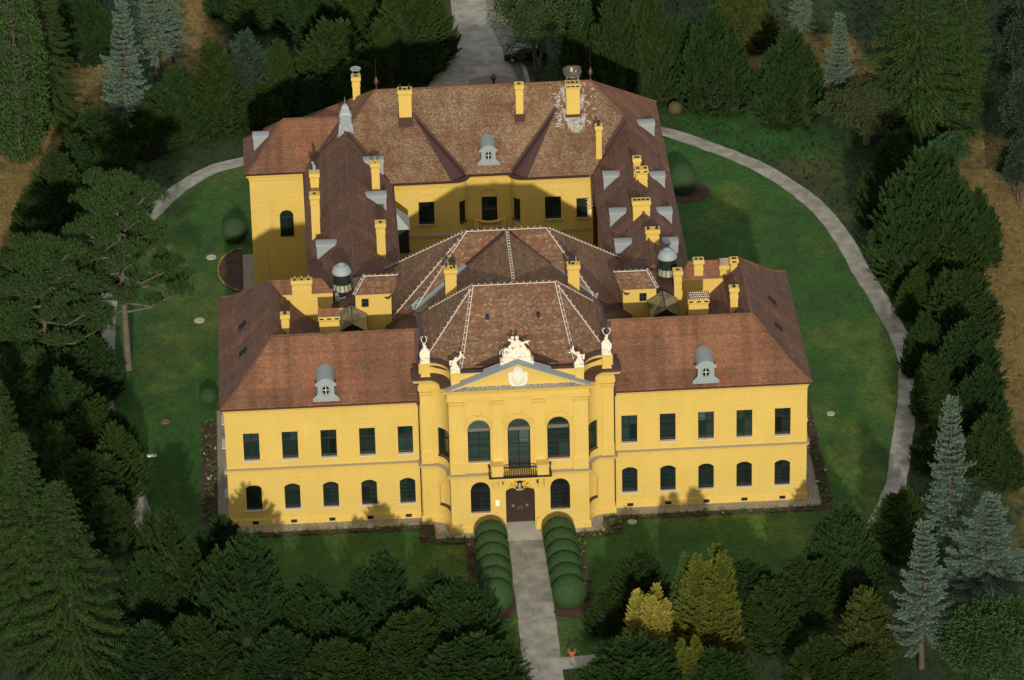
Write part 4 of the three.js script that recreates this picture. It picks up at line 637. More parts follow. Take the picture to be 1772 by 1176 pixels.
// ---- the two light courts beside the hall
for (const s of [-1, 1]) {
  const m = (x) => s * x, bx = (f, a, b, ...r) => f.box(Math.min(s * a, s * b), Math.max(s * a, s * b), ...r), yA = s < 0 ? 15.8 : 15.45;
  trim('light_court_floor', bx(F(), 16.4, 10.8, 8.6, 9.0, -14, -8.6), M.darkMetal);
  wall(bx(F(), 20.6, 15.6, 8, yA, -14.3, -13.6)); wall(bx(F(), 15.62, 10.7, 8, s < 0 ? 14.5 : 14.0, -15.5, -13.05));
  // cross roof behind the wall
  const f = F(), yr = 16.8, P = (x, y, z) => V(s * x, y, z);
  f.poly([P(21.2, yA + 0.02, -13.5), P(15.5, yA + 0.02, -13.5), P(16.55, yr, -14.6), P(21.2, yr, -14.6)], UP).poly([P(21.2, yr, -14.6), P(16.55, yr, -14.6), P(15.5, 13.6, -17.6), P(21.2, 13.6, -17.6)], UP).poly([P(15.5, yA + 0.02, -13.5), P(15.5, 13.6, -17.6), P(16.55, yr, -14.6)], UP);
  roof(f, M.roofWing);
  // flat metal roof in front of the lantern
  trim('flat_roof', F().poly([P(15.7, 15.6, -17.2), P(13.0, 15.6, -17.2), P(13.0, s < 0 ? 14.55 : 14.05, -12.95), P(15.7, s < 0 ? 14.55 : 14.05, -12.95)], UP).poly([P(13.0, 15.6, -17.2), P(10.9, 15.4, -17.2), P(10.9, 14.4, -13), P(13, 14.4, -13)], UP).poly([P(15.7, 15.6, -17.2), P(13.0, 15.6, -17.2), P(13.0, 13.9, -19.5), P(15.7, 13.9, -19.5)], UP), M.brownMetal);
  // stair house beside the hall with a small window and a mortared ridge
  const yt = s < 0 ? 16.35 : 15.62, zw = -12.0, xa = s < 0 ? 13.6 : 13.4;
  wall(bx(F(), xa, 10.4, 9, yt, -15, zw));
  roof(F().poly([P(xa + 0.15, yt, zw + 0.15), P(10.2, yt, zw + 0.15), P(9.6, yt + 0.95, -13.6), P(12.75, yt + 0.95, -13.6)], UP).poly([P(xa + 0.15, yt, zw + 0.15), P(xa + 0.15, yt, -15.2), P(12.75, yt + 0.95, -13.6)], UP).poly([P(xa + 0.15, yt, -15.2), P(9.4, yt, -15.2), P(9.6, yt + 0.95, -13.6), P(12.75, yt + 0.95, -13.6)], UP), M.roofHall);
  mortarRidge(P(12.75, yt + 0.97, -13.6), P(9.7, yt + 0.97, -13.6), true); mortarRidge(P(12.75, yt + 0.97, -13.6), P(xa + 0.12, yt + 0.03, zw + 0.12), true);
  makeWindow({ x: 0, y: 0, w: 0.62, h: 0.78, rise: 0 }, zAt(s * (s < 0 ? 12.75 : 12.2), yt - 1.25, zw + 0.09), { split: [0.5], sill: false, fr: 0.07 });
  strip(P(9.6, yt + 0.95, -13.6), P(10.8, yt - 0.6, zw + 0.2), 0.3, M.brownMetal, 'valley_flashing', 0.08);
  // glazed saddle roof
  const gx = s < 0 ? -14.0 : 13.95, gr = mesh('glazed_roof', F().geo(rod([gx, 15.25, -11.9], [gx, 15.25, -8.5], 0.06)).geo(rod([gx - 1.35, 14.4, -8.5], [gx, 15.25, -8.5], 0.05)).geo(rod([gx + 1.35, 14.4, -8.5], [gx, 15.25, -8.5], 0.05)).geo(rod([gx - 1.35, 14.4, -11.9], [gx - 1.35, 14.4, -8.5], 0.05)).geo(rod([gx + 1.35, 14.4, -11.9], [gx + 1.35, 14.4, -8.5], 0.05)), M.darkMetal, palace);
  for (const e of [-1, 1]) for (let i = 0; i < 8; i++) { const za = -11.9 + i * 0.425, zb = za + 0.42; sub('pane', F().poly([[gx, 15.24, za], [gx, 15.24, zb], [gx + e * 1.35, 14.41, zb], [gx + e * 1.35, 14.41, za]], UP), (M.skylight || (M.skylight = [glassOf(0.03, 0.035, 0.02), glassOf(0.018, 0.026, 0.022), glassOf(0.045, 0.045, 0.02)]))[(i * 2 + (e > 0 ? 1 : 0)) % 3], gr); sub('glazing_bar', F().geo(rod([gx, 15.29, za - 0.02], [gx + e * 1.35, 14.46, za - 0.02], 0.022)), M.drip, gr); }
  wall(F().box(gx - 1.3, gx + 1.3, 9, 14.35, -11.8, -11.5)); trim('glazed_gable', F().poly([[gx - 1.3, 14.4, -8.55], [gx + 1.3, 14.4, -8.55], [gx, 15.2, -8.55]], [0, 0, 1]).box(gx - 1.3, gx + 1.3, 12, 14.38, -8.7, -8.6), M.glass[2]);
  // lantern cupola: glazed drum under a zinc dome
  const lx = s * 14.72, lz = -15.4, n = 14, y0 = 15.35;
  const lan = mesh('lantern', F().geo(new THREE.LatheGeometry([[0.88, 1.55], [0.9, 1.62], [0.7, 2.05], [0.35, 2.35], [0.08, 2.45], [0, 2.47]].map((p) => new THREE.Vector2(...p)), 22).translate(lx, y0, lz)).geo(new THREE.CylinderGeometry(0.88, 0.88, 0.04, 22).translate(lx, y0 + 1.55, lz)), M.lead, palace);
  const ribs = F(); for (let i = 0; i < n; i++) { const a = Math.PI * 2 * i / n, c = Math.cos(a), sn = Math.sin(a); ribs.geo(rod([lx + 0.98 * c, y0 - 0.1, lz + 0.98 * sn], [lx + 0.8 * c, y0 + 0.55, lz + 0.8 * sn], 0.04)).geo(rod([lx + 0.8 * c, y0 + 0.55, lz + 0.8 * sn], [lx + 0.66 * c, y0 + 1.55, lz + 0.66 * sn], 0.025)); ribs.geo(rod([lx + 0.86 * c, y0 + 1.66, lz + 0.86 * sn], [lx + 0.4 * c, y0 + 2.34, lz + 0.4 * sn], 0.02)); }
  for (const [r, y] of [[0.98, -0.08], [0.8, 0.55], [0.7, 1.2]]) ribs.geo(new THREE.TorusGeometry(r, 0.03, 5, 28).rotateX(Math.PI / 2).translate(lx, y0 + y, lz)); sub('lantern_ribs', ribs, M.darkMetal, lan);
  for (let i = 0; i < n; i++) { const a = Math.PI * 2 * i / n, b = Math.PI * 2 * (i + 1) / n; const p = (r, y, t) => [lx + r * Math.cos(t), y0 + y, lz + r * Math.sin(t)]; sub('pane', F().poly([p(0.95, -0.1, a), p(0.95, -0.1, b), p(0.78, 0.55, b), p(0.78, 0.55, a)]), M.lampGlass || (M.lampGlass = std([0.34, 0.34, 0.24], 0.25)), lan); sub('pane', F().poly([p(0.78, 0.55, a), p(0.78, 0.55, b), p(0.64, 1.55, b), p(0.64, 1.55, a)]), M.glass[1], lan); }
}
// ---- chimneys
function chimney(x, z, w, d, y0, y1, o = {}) {
  const f = F().box(x - w / 2, x + w / 2, y0, y1 - 0.55, z - d / 2, z + d / 2), top = y1;
  f.box(x - w / 2 - 0.05, x + w / 2 + 0.05, y1 - 1.0, y1 - 0.93, z - d / 2 - 0.05, z + d / 2 + 0.05);
  f.frustum(x, z, w, d, y1 - 0.55, w + 0.18, d + 0.18, y1 - 0.32); f.box(x - w / 2 - 0.11, x + w / 2 + 0.11, y1 - 0.32, y1 - 0.06, z - d / 2 - 0.11, z + d / 2 + 0.11).box(x - w / 2 - 0.08, x + w / 2 + 0.08, y1 - 0.06, y1, z - d / 2 - 0.08, z + d / 2 + 0.08);
  const c = mesh('chimney', f, M.plain, palace), n = o.flues || 1;
  for (let i = 0; i < n; i++) { const fx = x + (n > 1 ? (i / (n - 1) - 0.5) * (w - 0.36) : 0), fw = Math.min(0.15, w / n / 2.6); sub('flue', F().box(fx - fw, fx + fw, y1 - 0.02, y1 + 0.012, z - Math.min(0.18, d / 3), z + Math.min(0.18, d / 3)), M.dark, c); if (o.slots) sub('slot', F().box(fx - fw * 1.3, fx + fw * 1.3, y1 - 0.27, y1 - 0.12, z + d / 2 + 0.1, z + d / 2 + 0.118), M.dark, c); }
  if (o.gables) for (let i = 0; i < n; i++) { const fx = x + (i / (n - 1) - 0.5) * (w - 0.5); const g = F(), hw = 0.24; for (const e of [-1, 1]) g.poly([[fx + e * hw, y1, z + d / 2 + 0.06], [fx, y1 + 0.42, z + d / 2 + 0.06], [fx, y1 + 0.42, z - d / 2 - 0.06], [fx + e * hw, y1, z - d / 2 - 0.06]], UP); sub('gable_cap', g, M.roofWing, c); sub('gable_edge', F().geo(rod([fx - hw, y1 + 0.02, z + d / 2 + 0.08], [fx, y1 + 0.44, z + d / 2 + 0.08], 0.035)).geo(rod([fx + hw, y1 + 0.02, z + d / 2 + 0.08], [fx, y1 + 0.44, z + d / 2 + 0.08], 0.035)), M.plain, c); sub('flue', F().poly([[fx - hw + 0.06, y1 + 0.012, z + d / 2 + 0.02], [fx + hw - 0.06, y1 + 0.012, z + d / 2 + 0.02], [fx, y1 + 0.36, z + d / 2 + 0.02]], [0, 0, 1]), M.dark, c); }
  if (o.tiles) { const g = F().poly([[x - w / 2 - 0.12, y1 + 0.03, z + d / 2 + 0.12], [x + w / 2 + 0.12, y1 + 0.03, z + d / 2 + 0.12], [x + w / 2 + 0.12, y1 + 0.62, z], [x - w / 2 - 0.12, y1 + 0.62, z]], UP).poly([[x - w / 2 - 0.12, y1 + 0.03, z - d / 2 - 0.12], [x + w / 2 + 0.12, y1 + 0.03, z - d / 2 - 0.12], [x + w / 2 + 0.12, y1 + 0.62, z], [x - w / 2 - 0.12, y1 + 0.62, z]], UP); for (const e of [-1, 1]) g.poly([[x + e * w / 2, y1 + 0.02, z + d / 2], [x + e * w / 2, y1 + 0.02, z - d / 2], [x + e * w / 2, y1 + 0.6, z]], [e, 0, 0]); sub('chimney_roof', g, M.roofWing, c);
    if (o.tiles > 1) { const t = F(); for (let r = 0; r < 4; r++) for (let i = 0; i < 9; i++) { const yy = y1 + 0.08 + r * 0.15, zz = z + d / 2 + 0.14 - r * (d / 2 + 0.12) / 4, xx = x - w / 2 + 0.02 + (i + (r % 2) * 0.5) * w / 9; t.box(xx, xx + w / 9 * 0.45, yy, yy + 0.07, zz - 0.04, zz + 0.02); } sub('tile_ends', t, M.mortar, c); } }
  if (o.pots) for (let i = 0; i < o.pots; i++) { const fx = x + (o.pots > 1 ? (i / (o.pots - 1) - 0.5) * (w - 0.35) : 0); sub('pot', F().geo(cyl(0.1, 0.07, 0.38, fx, y1, z, 8)).geo(new THREE.ConeGeometry(0.13, 0.12, 8).translate(fx, y1 + 0.46, z)), M.darkMetal, c); }
  if (o.gcap) for (const gx of o.gcap) { const g = F(); for (const e of [-1, 1]) g.geo(rod([x + gx + e * 0.17, y1, z + d / 2], [x + gx, y1 + 0.42, z + d / 2], 0.045)); g.geo(rod([x + gx, y1 + 0.42, z + d / 2], [x + gx, y1 + 0.42, z - d / 2], 0.05)); sub('cap', g, M.plain, c); }
  if (o.wheel) { const g = F().geo(new THREE.TorusGeometry(o.wheel, 0.05, 6, 24).rotateX(Math.PI / 2).translate(x, y1 + 0.75, z)); for (let i = 0; i < 8; i++) { const a = Math.PI * i / 8; g.geo(rod([x - o.wheel * Math.cos(a), y1 + 0.75, z - o.wheel * Math.sin(a)], [x + o.wheel * Math.cos(a), y1 + 0.75, z + o.wheel * Math.sin(a)], 0.02)); } for (const e of [-1, 1]) for (const k of [-1, 1]) g.geo(rod([x + e * w * 0.4, y1, z + k * d * 0.35], [x + e * w * 0.45, y1 + 0.75, z + k * d * 0.4], 0.03)); g.geo(new THREE.CylinderGeometry(o.wheel * 0.97, o.wheel * 0.97, 0.03, 20).translate(x, y1 + 0.7, z)); sub('nest_stand', g, M.zinc, c); }
  if (o.foot) sub('chimney_flashing', F().box(x - w / 2 - 0.1, x + w / 2 + 0.1, y0 - 0.1, y0 + o.foot, z - d / 2 - 0.1, z + d / 2 + 0.1), M.brownMetal, c);
  return c;
}
// front pair, left and right of each light court
chimney(-16.06, -7.35, 1.72, 0.75, 13.2, 16.95, { flues: 3, slots: 1, tiles: 1 });
chimney(16.75, -7.35, 1.7, 0.75, 13.2, 16.95, { flues: 3, slots: 1, tiles: 2 });
chimney(-19.95, -7.4, 0.66, 0.6, 13.5, 17.25, { pots: 1 });
chimney(19.93, -7.4, 0.68, 0.6, 13.5, 17.85, { pots: 1 });
chimney(-18.35, -13.75, 1.72, 0.5, 13.5, 17.25, { flues: 3, gables: 1 });
chimney(17.4, -14.0, 0.8, 0.6, 13.5, 17.3, { flues: 2, slots: 0 });
chimney(15.4, -12.7, 0.68, 0.7, 9.5, 17.0, { pots: 0, flues: 1 });
chimney(19.7, -13.9, 0.75, 0.5, 13.5, 16.7, { flues: 2, tiles: 2 });
chimney(20.6, -14.0, 0.6, 0.5, 14.5, 17.2, { flues: 3, slots: 1 });
// hall pair
chimney(-5.15, -8.55, 1.0, 0.75, 15.5, 20.45, { pots: 2, gcap: [-0.2] });
chimney(5.75, -8.55, 1.0, 0.75, 15.5, 20.3, { pots: 2, gcap: [0.25] });
// left wing
chimney(-16.78, -30.4, 0.78, 0.75, 12.3, 17.35, { flues: 1 });
chimney(-16.7, -33.6, 0.78, 0.75, 12.3, 18.0, { flues: 1 });
chimney(-10.92, -37.6, 0.75, 0.7, 12.6, 16.75, { gcap: [0] });
chimney(-10.88, -24.8, 0.8, 0.75, 12.6, 16.95, { flues: 1 });
// right wing
chimney(13.9, -33.4, 1.05, 0.7, 14.4, 16.95, { flues: 2, slots: 1 });
chimney(13.55, -34.4, 0.62, 0.6, 14.4, 17.6, { flues: 2 });
chimney(13.32, -26.9, 1.55, 0.7, 14.4, 16.95, { flues: 4 });
chimney(13.9, -21.5, 1.15, 0.65, 14.4, 16.7, { pots: 2, flues: 2 });
// rear range
chimney(-7.66, -46.95, 1.2, 0.8, 16.0, 19.75, { pots: 2, flues: 3, foot: 0.9 });
chimney(3.3, -46.95, 0.72, 0.75, 16.0, 19.75, { flues: 1, foot: 0.7 });
const nestChimney = chimney(8.46, -47.25, 1.28, 0.9, 15.8, 19.5, { flues: 3, slots: 1, foot: 0.5, wheel: 0.62 });
chimney(10.62, -43.3, 0.55, 0.6, 12.6, 16.75, { pots: 1 });
chimney(-12.2, -51.8, 0.72, 0.75, 15.2, 19.05, { wheel: 0.48, flues: 1 });
// ---------------------------------------------------------------- figures on the palace
// sculpture: tapered capsules joined by a smooth minimum, meshed by marching cubes
function sculpt(bones, size, res, k = 0.06) {   // bones [[x,y,z,r, x,y,z,r]...]; size [cx,cy,cz,half]
  const mc = new MarchingCubes(res, std([1, 1, 1]), false, false, 400000), [cx, cy, cz, hf] = size;
  mc.isolation = 0; const F3 = mc.field, n = res;
  for (let z = 0; z < n; z++) for (let y = 0; y < n; y++) for (let x = 0; x < n; x++) {
    const px = cx + (x - n / 2) / (n / 2) * hf, py = cy + (y - n / 2) / (n / 2) * hf, pz = cz + (z - n / 2) / (n / 2) * hf;
    let d = 1e3;
    for (const b of bones) {
      const ax = b[4] - b[0], ay = b[5] - b[1], az = b[6] - b[2], l = ax * ax + ay * ay + az * az, t = l ? clamp(((px - b[0]) * ax + (py - b[1]) * ay + (pz - b[2]) * az) / l) : 0;
      const e = Math.hypot(px - b[0] - ax * t, py - b[1] - ay * t, pz - b[2] - az * t) - (b[3] + (b[7] - b[3]) * t), h = Math.max(k - Math.abs(d - e), 0) / k;
      d = Math.min(d, e) - h * h * k * 0.25;
    }
    d += 0.012 * Math.sin(px * 23) * Math.sin(py * 19) * Math.sin(pz * 21);
    F3[x + y * n + z * n * n] = -d;
  }
  mc.update();
  const g = new THREE.BufferGeometry(), c = mc.count, p = new Float32Array(c * 3), q = new Float32Array(c * 3);
  for (let i = 0; i < c * 3; i += 3) for (let a = 0; a < 3; a++) { p[i + a] = [cx, cy, cz][a] + mc.positionArray[i + a] * hf; q[i + a] = mc.normalArray[i + a]; }
  g.setAttribute('position', new THREE.BufferAttribute(p, 3)); g.setAttribute('normal', new THREE.BufferAttribute(q, 3));
  return g;
}
const blob = (x, y, z, r) => [x, y, z, r, x, y, z, r];
function antlers(cx, cy, cz, k) { const f = F(); for (const e of [-1, 1]) { f.geo(tube([[cx, cy, cz], [cx + e * 0.2 * k, cy + 0.2, cz], [cx + e * 0.3 * k, cy + 0.5, cz - 0.05], [cx + e * 0.12 * k, cy + 0.8, cz]], 0.035, 6)); for (const [a, h] of [[0.22, 0.25], [0.3, 0.5], [0.24, 0.66]]) f.geo(rod([cx + e * a * k, cy + h, cz], [cx + e * (a + 0.14) * k, cy + h + 0.2, cz + 0.08], 0.025, 0.012)); } return f; }
// plinth with huntress, hound and stag head: the two outer figures
function outerStatue(s, label) {
  const t = thing('statue', label, 'statue', [s * 7.93, 16.15, 0.62], 'statues on the attic of the entrance block');
  sub('plinth', F().box(-0.4, 0.4, 0, 0.22, -0.36, 0.36), M.stone, t);
  const b = [[0, 0.25, 0, 0.34, 0.02, 0.8, 0, 0.27], [0.02, 0.8, 0, 0.24, -0.02 * s, 1.25, 0.02, 0.2], blob(0.02, 1.5, 0.03, 0.16), [-0.18, 1.2, 0, 0.09, -0.36, 0.95, 0.15, 0.07], [-0.36, 0.95, 0.15, 0.1, -0.34, 0.6, 0.2, 0.13], [0.2, 1.2, 0, 0.1, 0.36, 1.0, 0.12, 0.08], [0.36, 1.0, 0.12, 0.09, 0.3, 0.55, 0.22, 0.14], [0, 1.35, 0.05, 0.1, -0.05, 1.75, 0.06, 0.12], blob(0.1, 0.6, 0.25, 0.17), blob(-0.18, 0.4, 0.25, 0.18), [0.25, 0.2, 0.1, 0.14, 0.35, 0.45, 0.05, 0.1]];
  sub('figure', F().geo(sculpt(b.map((q) => [q[0] * -s, q[1], q[2], q[3], q[4] * -s, q[5], q[6], q[7]]), [0, 0.95, 0.05, 1.1], 52)), M.stone, t);
  sub('antlers', antlers(0.03 * s, 1.75, 0.06, s < 0 ? 0.75 : 1.1), M.stone, t);
}
outerStatue(-1, 'white stone statue crowned by antlers on the far left attic pedestal'); outerStatue(1, 'white stone statue crowned by antlers on the far right attic pedestal');
function innerStatue(s, label) {   // putto leaning inward with a raised bird on its arm
  const t = thing('statue', label, 'statue', [s * 5.4, 16.15, 2.62], 'statues on the attic of the entrance block');
  sub('plinth', F().box(-0.4, 0.4, 0, 0.24, -0.36, 0.36), M.stone, t);
  const b = [[0.1, 0.3, 0, 0.26, 0.05, 0.7, 0, 0.22], [0.05, 0.7, 0, 0.21, -0.02, 1.05, 0.02, 0.18], blob(-0.1, 1.28, 0.06, 0.15), [0.15, 1.0, 0, 0.09, 0.42, 1.05, 0.1, 0.075], [0.42, 1.05, 0.1, 0.08, 0.38, 0.75, 0.15, 0.1], [-0.1, 1.0, 0, 0.1, -0.4, 1.3, 0.05, 0.08], [-0.4, 1.3, 0.05, 0.11, -0.55, 1.6, 0, 0.1], [-0.55, 1.6, 0, 0.09, -0.5, 1.85, -0.05, 0.08], [-0.5, 1.45, 0, 0.08, -0.95, 1.3, 0.05, 0.035], [-0.3, 0.2, 0.1, 0.16, -0.1, 0.6, 0.05, 0.15], blob(0.25, 0.4, 0.2, 0.18), [-0.55, 1.6, 0, 0.06, -0.8, 1.55, 0, 0.03]];
  sub('figure', F().geo(sculpt(b.map((q) => [q[0] * s, q[1], q[2], q[3], q[4] * s, q[5], q[6], q[7]]), [-0.2 * s, 0.95, 0.05, 1.1], 52)), M.stone, t);
}
innerStatue(-1, 'white stone putto left of the pediment holding up a bird'); innerStatue(1, 'white stone putto right of the pediment with an outstretched wing');
{
  const t = thing('statue_group', 'large white stone group of goddess and companions on the pediment apex', 'statue group', [0, 16.55, 2.3]);
  sub('plinth', F().poly([[-1.45, 0.05, 0.5], [-1.45, -0.25, 0.5], [0, 0.62, 0.5], [1.45, -0.25, 0.5], [1.45, 0.05, 0.5]], [0, 0, 1]).box(-1.45, 1.45, -0.4, 0.32, -0.6, 0.48).box(-1.2, 1.2, 0.32, 0.68, -0.5, 0.42), M.stone, t);
  const b = [[-0.95, 0.75, 0, 0.3, 0.9, 0.8, 0, 0.36], [0.85, 1.0, 0, 0.32, 0.5, 1.3, 0, 0.3], [-0.85, 0.7, 0.25, 0.22, -0.3, 1.2, 0.15, 0.24], [-0.3, 0.8, 0.3, 0.26, 0.3, 1.05, 0.3, 0.26], [0.1, 1.1, 0.1, 0.36, 0.05, 1.75, 0.05, 0.28], [0.05, 1.75, 0.05, 0.26, 0.08, 2.15, 0.05, 0.18], blob(0.05, 2.52, 0.08, 0.17), [0.05, 2.2, 0.05, 0.12, 0.05, 2.45, 0.05, 0.12], [-0.3, 1.7, 0, 0.2, -0.32, 2.15, 0.02, 0.17], blob(-0.34, 2.5, 0.05, 0.16), [-0.35, 2.1, 0, 0.1, -0.6, 2.35, 0.1, 0.09], blob(-0.62, 2.3, 0.1, 0.12), [-0.35, 1.9, 0, 0.11, -0.62, 1.6, 0.1, 0.1], [-0.62, 1.6, 0.1, 0.12, -0.5, 1.3, 0.15, 0.14], [0.25, 2.05, 0, 0.12, 0.55, 1.75, 0.1, 0.12], [0.55, 1.75, 0.1, 0.13, 0.75, 1.35, 0.1, 0.18], [0.5, 1.9, 0, 0.1, 0.85, 2.0, 0, 0.09], [0.85, 2.0, 0, 0.1, 1.2, 2.1, 0, 0.04], [0.9, 1.95, 0, 0.08, 1.05, 1.75, 0, 0.04], [-0.95, 1.35, 0, 0.14, -0.45, 1.25, 0.05, 0.18], [-1.0, 0.75, 0.1, 0.14, -1.32, 0.4, 0.2, 0.07], [-0.9, 1.35, 0, 0.1, -1.05, 1.15, 0.1, 0.07], blob(0.55, 0.85, 0.32, 0.24), blob(-0.05, 0.75, 0.4, 0.2)];
  sub('figure', F().geo(sculpt(b, [-0.05, 1.45, 0.08, 1.5], 80, 0.07)), M.stone, t);
  const h = F(); for (const [r, dx] of [[0.42, 0], [0.3, 0.1]]) { const pts = []; for (let i = 0; i <= 12; i++) { const a = 0.4 + i / 12 * 3.0; pts.push(V(-1.05 + dx + r * Math.cos(a), 0.98 + r * 1.0 * Math.sin(a), 0.05)); } h.geo(tube(pts, 0.035, 6)); } sub('horns', h, M.stone, t);
}
// little weathercock figure on the rear left wing chimney
{ const t = thing('chimney_figure', 'pale metal figure on the taller chimney of the left wing', 'chimney figure', [-16.7, 18.0, -33.6]); sub('figure', F().geo(sculpt([[0, 0.05, 0, 0.16, 0.02, 0.5, 0, 0.14], [0.02, 0.5, 0, 0.14, -0.08, 0.85, 0.05, 0.11], blob(-0.14, 1.02, 0.08, 0.12), [-0.05, 0.75, 0, 0.07, 0.14, 0.55, 0.1, 0.06]], [0, 0.55, 0, 0.65], 36)), M.zinc, t); sub('foot_plate', F().geo(cyl(0.24, 0.2, 0.08, 0, 0, 0, 10)), M.zinc, t); }
// stork nest on the rear chimney
{
  const t = thing('stork_nest', 'large stick nest of storks on the whitewashed rear chimney', 'nest', [8.46, 20.22, -47.25]), r = rngOf(5), f = F(), ring = F();
  for (let i = 0; i < 620; i++) { const a = r() * 6.283, q = 0.55 + 0.25 * r(), y = 0.02 + 0.62 * r(), b = a + 1.57 + (r() - 0.5) * 1.4, l = 0.25 + 0.35 * r(), s = 0.72 + 0.28 * y / 0.6; const c = [q * Math.cos(a) * s * 1.15, y, q * Math.sin(a) * s * 1.15]; f.geo(rod([c[0] - l * Math.cos(b) / 2, c[1] - 0.1 * (r() - 0.5), c[2] - l * Math.sin(b) / 2], [c[0] + l * Math.cos(b) / 2, c[1] + 0.12 * (r() - 0.5), c[2] + l * Math.sin(b) / 2], 0.018, 0.01, 3)); }
  sub('stick_ring', f, std([0.2, 0.16, 0.11], 0.95), t);
  sub('nest_bowl', F().geo(new THREE.LatheGeometry([[0, 0.02], [0.5, 0.03], [0.78, 0.5], [0.62, 0.55], [0.4, 0.32], [0, 0.28]].map((p) => new THREE.Vector2(...p)), 20)), std([0.13, 0.1, 0.065], 0.95), t);
}
{ // three young storks in the nest
  const white = std([0.75, 0.74, 0.7], 0.8), black = std([0.02, 0.02, 0.022], 0.7);
  const st = [[8.22, -47.15, 0.5, 'stork lying at the left edge of the nest'], [8.4, -47.42, 1.6, 'stork at the back of the nest'], [8.52, -47.05, -0.4, 'stork at the front of the nest']];
  for (const [x, z, a, l] of st) { const t = thing('stork', 'white and black young ' + l, 'stork', [x, 20.5, z], 'storks in the chimney nest'); t.rotation.y = a; sub('body', F().geo(sculpt([[0, 0.1, 0, 0.11, 0.2, 0.14, 0, 0.08], [0.2, 0.14, 0, 0.05, 0.27, 0.3, 0, 0.04], blob(0.3, 0.33, 0, 0.055)], [0.1, 0.2, 0, 0.34], 26, 0.04)), white, t); sub('wing', F().geo(new THREE.SphereGeometry(1, 8, 6).scale(0.15, 0.05, 0.1).translate(-0.09, 0.14, 0.06)).geo(new THREE.SphereGeometry(1, 8, 6).scale(0.15, 0.05, 0.1).translate(-0.09, 0.14, -0.06)), black, t); sub('bill', F().geo(rod([0.34, 0.33, 0], [0.5, 0.29, 0], 0.018, 0.006, 6)), black, t); }
}
// satellite dish on the metal roof of the left light court
{ const t = thing('satellite_dish', 'grey satellite dish on the left light court roof', 'satellite dish', [-15.3, 14.75, -13.7]); const pts = []; for (let i = 0; i <= 8; i++) { const r = 0.42 * i / 8; pts.push(new THREE.Vector2(r, 0.5 * r * r)); } const g = new THREE.LatheGeometry(pts, 20).rotateZ(-1.2).rotateY(-0.4).translate(0, 0.55, 0); sub('dish', F().geo(g), M.zinc, t); sub('mast', F().geo(rod([-0.08, -0.1, 0], [-0.08, 0.55, 0], 0.04)), M.zinc, t); sub('feed_arm', F().geo(rod([0.1, 0.3, 0], [0.72, 0.5, 0.1], 0.03)).geo(new THREE.SphereGeometry(0.08, 8, 6).translate(0.74, 0.52, 0.1)), M.zinc, t); }
// ---------------------------------------------------------------- the grounds
const ringR = [[0.6, -81.5], [8, -80], [14, -77.8], [19.6, -75.2], [24, -71.2], [28.1, -66.7], [31, -62], [33.6, -56], [35, -50], [36, -42.8], [37.2, -35.2], [37.9, -29.6], [38.1, -24.5], [37.6, -20], [36.5, -13.9], [35, -6.6], [33.8, -1.3], [32, 3.6], [30, 8.4], [26, 14], [20, 19], [12, 23], [5, 24.9], [0.4, 25.3]];
const ringL = [[0.6, -81.5], [-8, -79.8], [-16, -76.5], [-23.7, -72.7], [-26.8, -71.2], [-29.7, -68], [-32.1, -63.8], [-35, -57], [-36.8, -48], [-37.3, -40], [-37.2, -34.4], [-37.4, -25], [-36.4, -18.8], [-34.3, -7], [-33.3, -1.6], [-30.5, 6], [-26, 13], [-19, 19], [-11, 23], [-3, 25], [0.4, 25.3]];
const ringPoly = [...ringR, ...ringL.slice().reverse()];
const inside = (x, z) => { let c = false; for (let i = 0, j = ringPoly.length - 1; i < ringPoly.length; j = i++) { const [xi, zi] = ringPoly[i], [xj, zj] = ringPoly[j]; if ((zi > z) !== (zj > z) && x < (xj - xi) * (z - zi) / (zj - zi) + xi) c = !c; } return c; };
// turf: mown lawn inside the ring path, rough shady grass and dry meadow outside
const GX0 = -95, GX1 = 95, GZ0 = -150, GZ1 = 70;
const meadowAt = (x, z) => {   // where the grass has dried to straw, as in the photograph
  const strip = (ax, az, bx, bz, w) => { const dx = bx - ax, dz = bz - az, t = clamp(((x - ax) * dx + (z - az) * dz) / (dx * dx + dz * dz)); return 1 - Math.hypot(x - ax - dx * t, z - az - dz * t) / w; };
  return Math.max(strip(-40, -100, -46, -62, 5), strip(-45, -78, -50, -55, 4.5), strip(-29, -112, -28, -88, 4), strip(54, -66, 49, -20, 6), strip(49, -40, 49, 25, 5.5), strip(38, -92, 44, -78, 6), strip(31, -96, 36, -86, 4), strip(24, 34, 40, 40, 4), strip(-30, 31, -18, 33, 3));
};
const TW = 1520, TH = 1760, gx = (i) => GX0 + (GX1 - GX0) * (i + 0.5) / TW, gz = (j) => GZ1 - (GZ1 - GZ0) * (j + 0.5) / TH;
const C1 = coarse(TW, TH, 8, (i, j) => fbm(gx(i) * 0.12, gz(j) * 0.12, 41, 4)), C2 = coarse(TW, TH, 3, (i, j) => fbm(gx(i) * 0.7, gz(j) * 0.5, 43, 4)), C4 = coarse(TW, TH, 6, (i, j) => fbm(gx(i) * 0.16 + 9, gz(j) * 0.1, 51, 4)), C5 = coarse(TW, TH, 4, (i, j) => meadowAt(gx(i), gz(j)));
const C6 = coarse(TW, TH, 4, (i, j) => (inside(gx(i), gz(j)) ? 1 : 0));
